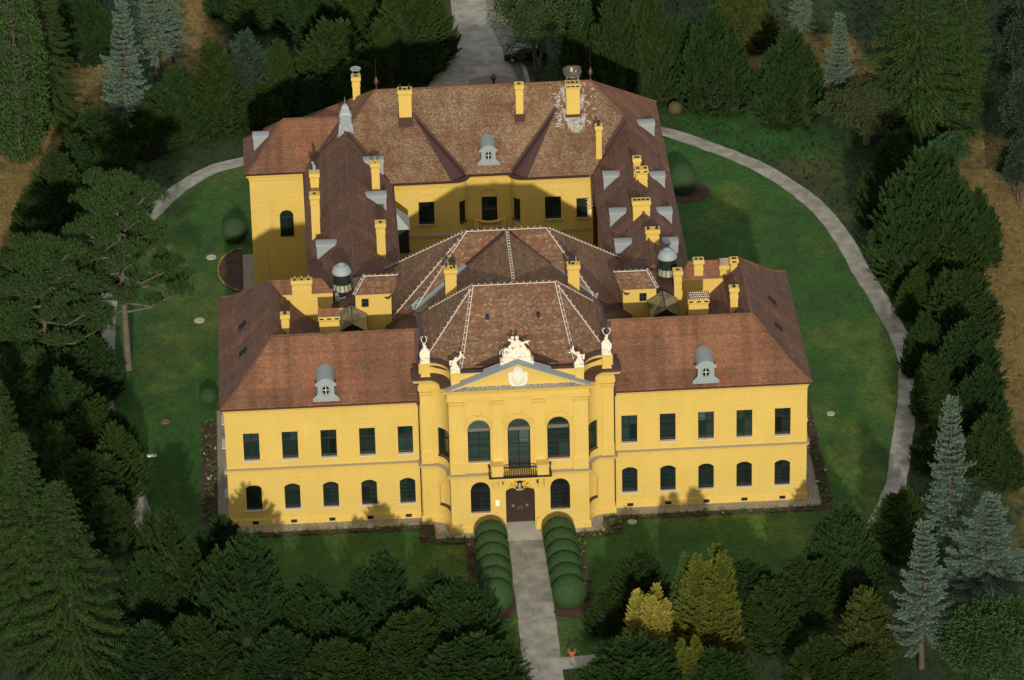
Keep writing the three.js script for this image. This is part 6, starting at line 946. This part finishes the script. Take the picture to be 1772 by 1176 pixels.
// pine: bare bole, crooked limbs, flattened pads of needle tufts
function pine(seed, col, h = 20, R = 6.5, boleFrac = 0.42) {
  const L = new Leaves(seed), r = L.r, tr = trunkOf(h * 0.94, 0.42, 0.1, seed, M.barkPine);
  const pad = (c, rx, ry) => { const n = Math.round(46 * rx * rx + 30); for (let i = 0; i < n; i++) { const d = dirOf(r), k = Math.pow(r(), 0.4), p = V(c.x + d.x * rx * k, c.y + Math.abs(d.y) * ry * k - 0.25 * ry * r(), c.z + d.z * rx * k), q = V(d.x * 0.6, 0.5 + 0.6 * r(), d.z * 0.6).normalize(); plume(L, p, q, 0.42 + 0.2 * r(), tone(col, r, 0.5), 8, 0.085, 1.0); } };
  const nl = 38;
  for (let i = 0; i < nl; i++) {
    const t = i / (nl - 1), y = h * (boleFrac + (0.93 - boleFrac) * t), a = i * 2.4 + r() * 0.8, len = R * (1 - 0.62 * Math.pow(t, 1.6)) * (0.55 + 0.5 * r()), e = V(Math.cos(a) * len, y + len * (0.05 + 0.5 * r()), Math.sin(a) * len), m = V(Math.cos(a + 0.25) * len * 0.5, y + len * 0.02, Math.sin(a + 0.25) * len * 0.5);
    tr.geo(rod([0, y, 0], m.toArray(), 0.13, 0.085, 6)).geo(rod(m.toArray(), e.toArray(), 0.085, 0.03, 6));
    pad(e, 0.95 + 0.5 * r(), 0.95); pad(m.clone().add(V((r() - 0.5) * 0.8, 0.5, (r() - 0.5) * 0.8)), 0.75 + 0.3 * r(), 0.8); pad(m.clone().lerp(e, 0.5).add(V((r() - 0.5) * 1.6, 0.6, (r() - 0.5) * 1.6)), 0.85 + 0.4 * r(), 0.85);
    const e2 = e.clone().add(V((r() - 0.5) * 3, 0.3 * r(), (r() - 0.5) * 3)); tr.geo(rod(m.toArray(), e2.toArray(), 0.05, 0.02, 5)); pad(e2, 0.8 + 0.4 * r(), 0.8);
  }
  pad(V(0, h - 0.8, 0), 1.5, 0.9);
  return proto('pine_tree', L.build(), tr, h, R, M.barkPine);
}
// broadleaf: limbs forking to clusters of leaves
function broad(seed, col, h = 10, R = 5, o = {}) {
  const L = new Leaves(seed), r = L.r, tr = F(), y0 = h * (o.bole ?? 0.22), stems = o.stems || 3;
  for (let s = 0; s < stems; s++) { const a = s * 2.1 + r(), e = V(Math.cos(a) * R * 0.3, h * 0.62, Math.sin(a) * R * 0.3); tr.geo(rod([Math.cos(a) * 0.2, 0, Math.sin(a) * 0.2], [Math.cos(a) * 0.5, y0 + 0.8, Math.sin(a) * 0.5], 0.22, 0.15, 7)).geo(rod([Math.cos(a) * 0.5, y0 + 0.8, Math.sin(a) * 0.5], e.toArray(), 0.15, 0.06, 6)); for (let k = 0; k < 5; k++) { const b = a + (r() - 0.5) * 2.4; tr.geo(rod(V(Math.cos(a) * 0.6, y0 + 1 + k * h * 0.08, Math.sin(a) * 0.6).toArray(), [Math.cos(b) * R * 0.75, y0 + 1 + h * 0.12 * k + r(), Math.sin(b) * R * 0.75], 0.08, 0.025, 5)); } }
  const clumps = [], n = o.clumps || 46;
  for (let i = 0; i < n; i++) { const d = dirOf(r); d.y = Math.abs(d.y) * 1.15 - 0.25; const k = 0.55 + 0.45 * Math.pow(r(), 0.5); clumps.push([V(d.x * R * k * 0.85, y0 + (h - y0) * (0.42 + 0.46 * d.y * k), d.z * R * k * 0.85), R * (0.2 + 0.13 * r()) * (o.cl || 1)]); }
  for (const [c, q] of clumps) { const m = Math.round(150 * (o.dens || 1)); for (let i = 0; i < m; i++) { const d = dirOf(r), k = Math.pow(r(), 0.35), p = c.clone().addScaledVector(V(d.x, d.y * 0.7, d.z), q * k), f = V(d.x, d.y * 0.5 + 0.25 * r(), d.z).normalize(), s = new THREE.Vector3().crossVectors(f, dirOf(r)).normalize(); L.leaf(p, f, s, (o.leaf || 0.3) * (0.7 + 0.6 * r()), (o.leaf || 0.3) * 0.7, tone(col, r, 0.45)); } }
  return proto(o.name || 'broadleaf_tree', L.build(), tr, h, R);
}
function column(seed, col, h = 20, R = 3) {
  const L = new Leaves(seed), r = L.r, tr = trunkOf(h * 0.95, 0.35, 0.05, seed);
  for (let i = 0; i < 70; i++) { const y = h * 0.06 + h * 0.85 * r(), a = r() * 6.28, k = R * Math.sin(Math.PI * Math.pow(y / h, 0.7)) * 0.8, e = [k * 0.8 * Math.cos(a), Math.min(h, y + 2.5), k * 0.8 * Math.sin(a)]; tr.geo(rod([0.1 * Math.cos(a), y - 1, 0.1 * Math.sin(a)], e, 0.05, 0.015, 4)); }
  for (let i = 0; i < 1500; i++) { const t = r(), y = h * t, a = r() * 6.28, k = R * (0.25 + 0.75 * Math.pow(Math.sin(Math.PI * Math.pow(t, 0.75) * 0.97 + 0.05), 0.7)) * (0.55 + 0.45 * Math.sqrt(r())), p = V(k * Math.cos(a), y, k * Math.sin(a)), d = V(Math.cos(a) * 0.5, 1.0, Math.sin(a) * 0.5).normalize(); for (let j = 0; j < 9; j++) { const q = dirOf(r).multiplyScalar(0.35).add(p), f = dirOf(r).add(d).normalize(), s = new THREE.Vector3().crossVectors(f, dirOf(r)).normalize(); L.leaf(q, f, s, 0.3, 0.2, tone(col, r, 0.45)); } }
  return proto('poplar_tree', L.build(), tr, h, R);
}
const YEW = [0.03, 0.062, 0.016], YEW2 = [0.036, 0.064, 0.013], SPR = [0.033, 0.063, 0.015], BLU = [0.115, 0.17, 0.125];
const protos = {
  yew: [yew(11, YEW), yew(12, YEW2, 7, 3.2), yew(13, [0.027, 0.058, 0.017], 6.5, 3.4), yew(14, [0.038, 0.064, 0.014], 8, 3.1), yew(15, [0.031, 0.057, 0.014], 6, 3)],
  yewb: [yew(16, [0.045, 0.075, 0.05], 9, 3.3)], yewl: [yew(17, YEW, 5.5, 2.6)],
  spruce: [spruce(21, SPR, 18, 5.2, { w: 0.62, n: 10, tuft: 1, hang: 1, sp: 0.24 }), spruce(22, [0.034, 0.064, 0.015], 19, 4.4, { w: 0.58, tuft: 1, hang: 1, sp: 0.24 })],
  blue: [spruce(31, BLU, 15, 3.1, { tuft: 1, step: 0.56, n: 9, base: 0.2, sp: 0.17, w: 0.5, droop: 0.24, gap: 0.12, lo: 0.55 }), spruce(32, [0.13, 0.18, 0.125], 13, 3.3, { tuft: 1, step: 0.6, n: 8, base: 0.16, sp: 0.17, w: 0.52, droop: 0.3, gap: 0.18, lo: 0.5 })],
  pine: [pine(41, [0.04, 0.075, 0.022], 20, 7.0, 0.3), pine(42, [0.038, 0.07, 0.022], 18, 6.0, 0.36)], pineb: [pine(43, [0.055, 0.075, 0.028], 5.2, 3.2, 0.45)],
  poplar: [column(51, [0.042, 0.08, 0.022])], dark: [broad(52, [0.03, 0.052, 0.03], 10, 2.4, { bole: 0.0, clumps: 60, cl: 1.7 })],
  broad: [broad(53, [0.042, 0.072, 0.022], 11, 5.2, { stems: 4, bole: 0.12, clumps: 64, leaf: 0.26, dens: 1.3 }), broad(54, [0.032, 0.07, 0.022], 9, 4.8, { bole: 0.1, clumps: 70, leaf: 0.28, dens: 1.4 })],
  gold: [yew(61, [0.11, 0.125, 0.022], 6, 2.2)], yellow: [yew(62, [0.07, 0.085, 0.02], 7, 2.3)],
  gjun: [yew(63, [0.34, 0.3, 0.06], 5.9, 1.95, 2.2, 1.35, 1.7, { n: 8, k: 0.68, c: 0.8 })], green: [yew(64, [0.07, 0.115, 0.028], 8, 1.5, 1.6, 1.2, 1.4)], yjun: [yew(65, [0.13, 0.15, 0.025], 9, 2.4, 2.0, 1.3, 1.7, { n: 9, k: 0.66, c: 0.85 })],
};
for (const [k, n] of [['gold', 'cypress'], ['yellow', 'cypress'], ['gjun', 'juniper'], ['green', 'juniper'], ['yjun', 'juniper'], ['pineb', 'pine_tree'], ['dark', 'broadleaf_tree'], ['blue', 'blue_spruce']]) for (const p of protos[k]) p.name = n;
const CAT = { yew: 'yew', yewb: 'yew', yewl: 'yew', spruce: 'spruce', blue: 'spruce', pine: 'pine', pineb: 'pine', poplar: 'poplar', dark: 'tree', broad: 'tree', gold: 'cypress', yellow: 'cypress', gjun: 'juniper', green: 'juniper', yjun: 'juniper' };
const TREES = [
  ["poplar",-46.5,-76.1,22.2,2.97,"tall columnar poplar beyond the meadow at the upper left"],
  ["spruce",-43.6,-83.8,18.0,3.61,"dark green spruce beyond the meadow at the upper left"],
  ["yew",-40.4,-99.3,7.5,3.41,"dark green yew beyond the meadow at the upper left, leftmost"],
  ["yew",-38.4,-99.5,5.3,2.17,"dark green yew beyond the meadow at the upper left, second from left"],
  ["blue",-35.6,-78.8,15.8,3.13,"silver-blue spruce beyond the meadow at the upper left, leftmost"],
  ["blue",-32.5,-93.8,13.9,2.91,"silver-blue spruce beyond the meadow at the upper left, second from left"],
  ["blue",-30.9,-97.1,11.4,1.85,"silver-blue spruce beyond the meadow at the upper left, rightmost"],
  ["yew",-38.5,-73.0,6.3,3.54,"dark green yew at the left edge above the pine, fourth from left"],
  ["yew",-42.2,-61.5,7.1,3.18,"dark green yew at the left edge above the pine, second from left"],
  ["yew",-44.2,-57.5,5.4,2.59,"dark green yew at the left edge above the pine, leftmost"],
  ["yew",-40.4,-67.3,6.1,2.63,"dark green yew at the left edge above the pine, third from left"],
  ["yew",-37.0,-69.3,4.9,2.35,"dark green yew at the left edge above the pine, rightmost"],
  ["yew",-30.5,-78.7,7.6,3.28,"dark green yew beyond the meadow at the upper left, rightmost"],
  ["yew",-33.3,-76.2,5.0,2.38,"dark green yew beyond the meadow at the upper left, third from left"],
  ["yew",-26.4,-81.1,9.3,3.44,"dark green yew behind the palace left of the rear drive, leftmost"],
  ["yewb",-23.0,-82.7,9.2,3.3,"blue-green yew behind the palace left of the rear drive"],
  ["yew",-19.7,-83.2,8.2,2.71,"dark green yew behind the palace left of the rear drive, fifth from left"],
  ["yew",-14.8,-87.1,8.4,3.78,"dark green yew behind the palace left of the rear drive, eighth from left"],
  ["yew",-9.1,-87.4,8.1,2.43,"dark green yew behind the palace left of the rear drive, eleventh from left"],
  ["yew",-5.1,-92.4,12.3,4.58,"dark green yew behind the palace left of the rear drive, rightmost"],
  ["yew",-9.5,-100.5,9.5,3.41,"dark green yew behind the palace left of the rear drive, tenth from left"],
  ["gold",-11.2,-104.0,6.0,2.19,"golden-green cypress behind the palace left of the rear drive"],
  ["yew",-16.3,-103.2,8.0,4.05,"dark green yew behind the palace left of the rear drive, sixth from left"],
  ["yew",-21.9,-106.2,6.9,3.44,"dark green yew behind the palace left of the rear drive, third from left"],
  ["yew",-24.6,-109.0,7.1,2.84,"dark green yew behind the palace left of the rear drive, second from left"],
  ["yew",-12.0,-82.4,5.9,2.7,"dark green yew behind the palace left of the rear drive, ninth from left"],
  ["yew",-16.3,-81.2,4.7,2.4,"dark green yew behind the palace left of the rear drive, seventh from left"],
  ["yew",-7.0,-88.6,6.1,2.43,"dark green yew behind the palace left of the rear drive, twelfth from left"],
  ["yew",-21.7,-80.7,4.6,2.7,"dark green yew behind the palace left of the rear drive, fourth from left"],
  ["broad",7.6,-91.2,13.2,5.22,"broadleaf tree behind the palace right of the rear drive"],
  ["yew",12.5,-89.0,7.6,2.74,"dark green yew behind the palace right of the rear drive, second from left"],
  ["yew",15.5,-84.5,10.9,3.62,"dark green yew behind the palace right of the rear drive, third from left"],
  ["yew",18.7,-83.2,11.9,3.32,"dark green yew behind the palace right of the rear drive, fourth from left"],
  ["yew",12.8,-102.0,7.1,2.81,"dark green yew behind the palace right of the rear drive, leftmost"],
  ["gold",14.1,-102.6,6.1,1.88,"golden-green cypress behind the palace right of the rear drive"],
  ["yew",25.4,-80.9,10.6,3.9,"dark green yew behind the palace right of the rear drive, rightmost"],
  ["yew",22.3,-83.5,8.4,2.42,"dark green yew behind the palace right of the rear drive, fifth from left"],
  ["yellow",30.2,-95.0,8.0,2.78,"yellowish cypress in the upper right park"],
  ["yew",33.0,-77.1,9.6,3.59,"dark green yew in the upper right park"],
  ["blue",38.0,-76.8,11.6,2.16,"silver-blue spruce in the upper right park, rightmost"],
  ["blue",36.5,-97.2,7.4,1.86,"silver-blue spruce in the upper right park, leftmost"],
  ["pineb",40.0,-70.3,5.0,3.25,"small flat-topped pine at the upper right beside the curving path"],
  ["yewl",31.8,-76.7,5.8,2.39,"low dark yew in the upper right park"],
  ["spruce",45.4,-73.1,20.3,6.37,"dark green spruce at the upper right beside the curving path"],
  ["spruce",50.8,-77.6,18.8,3.9,"dark green spruce in the upper right park"],
  ["dark",57.0,-79.6,10.4,2.12,"dark leafy tree in the upper right park, leftmost"],
  ["dark",54.7,-63.4,11.6,1.76,"dark leafy tree at the upper right beside the curving path, second from left"],
  ["dark",53.5,-55.5,8.4,1.45,"dark leafy tree at the upper right beside the curving path, rightmost"],
  ["dark",59.3,-88.4,9.0,2.77,"dark leafy tree in the upper right park, rightmost"],
  ["dark",53.2,-59.3,5.3,1.34,"dark leafy tree at the upper right beside the curving path, leftmost"],
  ["yew",41.5,-61.5,5.3,2.62,"dark green yew at the upper right beside the curving path, rightmost"],
  ["yew",41.4,-40.7,13.7,6.13,"dark green yew right of the right-hand path, third from left"],
  ["yew",37.7,-52.3,5.7,1.72,"dark green yew at the upper right beside the curving path, leftmost"],
  ["yew",47.2,-43.3,7.8,2.54,"dark green yew right of the right-hand path, ninth from left"],
  ["yew",43.5,-36.6,6.6,4.16,"dark green yew right of the right-hand path, sixth from left"],
  ["yew",39.7,-33.2,4.7,2.21,"dark green yew right of the right-hand path, leftmost"],
  ["yew",43.4,-28.2,6.8,3.83,"dark green yew right of the right-hand path, seventh from left"],
  ["yew",38.7,-22.0,6.1,2.43,"dark green yew right of the right-hand path, second from left"],
  ["yew",42.2,-18.4,6.9,4.02,"dark green yew right of the right-hand path, eighth from left"],
  ["yew",38.6,-13.5,6.2,2.66,"dark green yew right of the right-hand path, fifth from left"],
  ["yew",42.5,-11.1,6.1,2.91,"dark green yew right of the right-hand path, tenth from left"],
  ["yew",41.9,-3.6,5.5,2.61,"dark green yew right of the right-hand path, rightmost"],
  ["yew",43.6,-1.0,4.5,2.08,"dark green yew in the lower right corner, rightmost"],
  ["yew",36.9,-4.8,3.9,2.09,"dark green yew right of the right-hand path, fourth from left"],
  ["blue",36.9,11.7,16.3,2.9,"silver-blue spruce in the lower right corner, second from left"],
  ["blue",38.5,20.3,11.3,3.72,"silver-blue spruce in the lower right corner, rightmost"],
  ["blue",32.1,28.7,14.2,3.04,"silver-blue spruce in the lower right corner, leftmost"],
  ["yew",32.9,10.1,6.3,2.53,"dark green yew in the lower right corner, leftmost"],
  ["broad",37.9,32.6,9.0,4.82,"broadleaf tree in the lower right corner"],
  ["yew",26.9,16.3,8.8,3.11,"dark green yew in front of the right wing, ninth from left"],
  ["yew",22.4,19.8,5.8,2.97,"dark green yew in front of the right wing, seventh from left"],
  ["yew",17.9,20.3,6.1,2.96,"dark green yew in front of the right wing, fifth from left"],
  ["yew",19.7,23.6,5.9,2.45,"dark green yew in front of the right wing, sixth from left"],
  ["yellow",27.7,27.2,6.5,2.2,"yellowish cypress in front of the right wing"],
  ["yew",23.6,30.1,4.3,2.66,"dark green yew in front of the right wing, eighth from left"],
  ["yew",26.6,31.6,3.6,2.18,"dark green yew in front of the right wing, rightmost"],
  ["yew",9.6,17.2,5.6,2.85,"dark green yew in front of the right wing, third from left"],
  ["gjun",9.5,24.6,6.8,2.25,"bright golden juniper in front of the right wing"],
  ["green",12.6,22.6,8.1,1.47,"slim fresh-green juniper in front of the right wing"],
  ["yjun",14.7,24.3,9.4,2.69,"tall olive-yellow juniper in front of the right wing, rightmost"],
  ["yew",7.6,31.8,5.9,4.56,"dark green yew in front of the right wing, second from left"],
  ["yew",14.5,31.8,4.5,2.89,"dark green yew in front of the right wing, fourth from left"],
  ["yjun",12.5,30.4,4.9,1.93,"tall olive-yellow juniper in front of the right wing, leftmost"],
  ["yew",6.3,20.0,3.9,1.73,"dark green yew in front of the right wing, leftmost"],
  ["pine",-35.0,-29.8,20.7,6.15,"tall spreading pine left of the left-hand path, rightmost"],
  ["pine",-42.3,-24.9,16.7,5.69,"tall spreading pine left of the left-hand path, leftmost"],
  ["yew",-41.6,-25.3,7.2,5.11,"dark green yew left of the left-hand path, fifth from left"],
  ["yew",-44.7,-22.2,7.1,3.49,"dark green yew left of the left-hand path, second from left"],
  ["yew",-38.0,-25.3,5.7,2.7,"dark green yew left of the left-hand path, ninth from left"],
  ["yew",-40.5,-15.0,8.0,2.91,"dark green yew left of the left-hand path, sixth from left"],
  ["yew",-37.7,-11.9,6.4,3.41,"dark green yew left of the left-hand path, tenth from left"],
  ["yew",-35.7,-5.8,7.4,2.34,"dark green yew left of the left-hand path, rightmost"],
  ["yew",-41.2,-6.8,7.1,3.12,"dark green yew left of the left-hand path, fourth from left"],
  ["yew",-38.0,-2.0,6.7,3.86,"dark green yew left of the left-hand path, eighth from left"],
  ["yew",-36.3,2.2,5.6,2.3,"dark green yew in the lower left corner"],
  ["spruce",-45.4,-2.8,14.0,3.87,"dark green spruce left of the left-hand path"],
  ["spruce",-42.6,16.4,20.2,4.21,"dark green spruce in the lower left corner, leftmost"],
  ["spruce",-38.8,22.3,18.2,5.49,"dark green spruce in the lower left corner, rightmost"],
  ["yew",-30.7,13.2,9.5,3.12,"dark green yew in front of the left wing, third from left"],
  ["yew",-26.2,7.7,5.4,2.77,"dark green yew in front of the left wing, fifth from left"],
  ["yew",-24.1,19.0,9.9,4.43,"dark green yew in front of the left wing, sixth from left"],
  ["yew",-18.6,19.7,6.1,2.83,"dark green yew in front of the left wing, ninth from left"],
  ["yew",-22.1,19.6,5.9,2.46,"dark green yew in front of the left wing, seventh from left"],
  ["yew",-12.7,19.0,7.7,3.32,"dark green yew in front of the left wing, twelfth from left"],
  ["yew",-15.8,22.8,5.2,2.69,"dark green yew in front of the left wing, eleventh from left"],
  ["yew",-8.4,19.3,6.3,2.1,"dark green yew in front of the left wing, fifteenth from left"],
  ["yew",-6.0,22.5,6.8,3.18,"dark green yew in front of the left wing, sixteenth from left"],
  ["yew",-10.1,25.0,5.6,2.92,"dark green yew in front of the left wing, fourteenth from left"],
  ["yew",-5.4,29.1,5.2,4.1,"dark green yew in front of the left wing, rightmost"],
  ["yew",-11.6,26.8,4.6,2.67,"dark green yew in front of the left wing, thirteenth from left"],
  ["yew",-32.9,14.1,6.0,2.24,"dark green yew in front of the left wing, leftmost"],
  ["yew",-28.3,23.3,4.8,2.93,"dark green yew in front of the left wing, fourth from left"],
  ["yew",-32.8,24.5,5.0,3.17,"dark green yew in front of the left wing, second from left"],
  ["yew",-21.8,24.8,4.2,2.92,"dark green yew in front of the left wing, eighth from left"],
  ["yew",-16.7,27.4,4.4,3.15,"dark green yew in front of the left wing, tenth from left"],
  ["yew",-46.0,-42.7,6.7,3.63,"dark green yew left of the left-hand path, leftmost"],
  ["yew",-44.7,-35.0,5.7,2.75,"dark green yew left of the left-hand path, third from left"],
  ["yew",-40.2,-32.5,6.2,3.01,"dark green yew left of the left-hand path, seventh from left"],
];
{
  const r = rngOf(2024);
  TREES.forEach(([kind, x, z, h, R, label], i) => {
    const list = protos[kind], pick = r(), p = kind === 'broad' ? list[z > 0 ? 1 : 0] : list[Math.floor(pick * list.length) % list.length], o = p.clone();
    const w = R / p.userData.r * (/yew/.test(kind) ? (x > 33 && z < 5 ? 0.92 : 1.04) : 1);
    o.name = numbered(p.name); o.position.set(x + (x > 33 && x < 45 && z < -2 && z > -55 && /yew/.test(kind) ? 0.5 : 0), 0, z); o.scale.set(w * (0.9 + 0.2 * r()), h / p.userData.h, w * (0.9 + 0.2 * r())); o.rotation.set((r() - 0.5) * 0.09, r() * 6.283, (r() - 0.5) * 0.09);
    o.userData = {}; tag(o, label, CAT[kind], /yew/.test(kind) ? 'yews of the palace park' : kind === 'blue' ? 'silver-blue spruces' : undefined); scene.add(o);
  });
}
// clipped box: a ball built of close small leaves
function clipped(seed, R, squash, col = [0.036, 0.085, 0.022]) {
  const L = new Leaves(seed), r = L.r, core = new THREE.SphereGeometry(R * 0.985, 28, 20); core.scale(1, squash, 1);
  const n = Math.round(1500 * R * R);
  for (let i = 0; i < n; i++) { const d = dirOf(r), p = V(d.x * R, d.y * R * squash, d.z * R).multiplyScalar(0.975 + 0.012 * vnoise(d.x * 6 + 9, d.z * 6 + d.y * 5, seed) * 2), f = d.clone().multiplyScalar(0.7).add(dirOf(r)).normalize(), s = new THREE.Vector3().crossVectors(f, dirOf(r)).normalize(); L.leaf(p, f, s, 0.09, 0.07, tone(col, r, 0.4)); }
  return [L.build(), F().geo(core).build(), std([col[0] * 0.8, col[1] * 0.8, col[2] * 0.8], 0.9)];
}
{
  const [lv, core, cm] = clipped(71, 1.46, 0.98), ord = ['nearest the door', 'second from the door', 'third from the door', 'fourth from the door', 'fifth from the door', 'farthest from the door'];
  for (const s of [-1, 1]) for (let i = 0; i < 6; i++) { const t = thing('box_ball', `clipped box ball ${s < 0 ? 'left' : 'right'} of the front path, ${ord[i]}`, 'topiary', [s < 0 ? -2.77 - 0.028 * i : 3.22 + 0.032 * i, 1.08, 5.55 + i * 1.98], 'box balls lining the front path'); t.rotation.y = i * 1.1; sub('foliage', lv, M.leaf, t); sub('core', core, cm, t); }
  for (const [x, y, z, R, q, l] of [[-24.75, 1.05, -55.4, 1.3, 0.95, 'round clipped bush at the left corner of the chapel block'], [-27.5, 0.7, -22.7, 0.85, 0.9, 'small round clipped bush beside the left wing'], [20.3, 1.25, -61.6, 1.5, 1.15, 'tall domed clipped bush beside the right wing'], [21.2, 0.6, -79.4, 0.7, 0.95, 'small brownish clipped ball beyond the right path']]) { const [a, b, c] = clipped(80 + Math.round(R * 10), R, q, l.includes('brownish') ? [0.1, 0.085, 0.03] : [0.034, 0.075, 0.022]); const t = thing('clipped_bush', l, 'topiary', [x, y, z]); sub('foliage', a, M.leaf, t); sub('core', b, c, t); }
  const sh = broad(90, [0.035, 0.08, 0.028], 3.6, 2.1, { bole: 0.02, clumps: 44, leaf: 0.22, cl: 1.25, name: 'round_shrub' }); sh.name = numbered('round_shrub'); sh.position.set(48, 0, -65); sh.userData = {}; tag(sh, 'round green shrub alone in the dry meadow at the right', 'shrub'); scene.add(sh);
}
scene.traverse((o) => { if (o.isMesh) { o.castShadow = true; o.receiveShadow = true; } });
renderer.render(scene, camera);
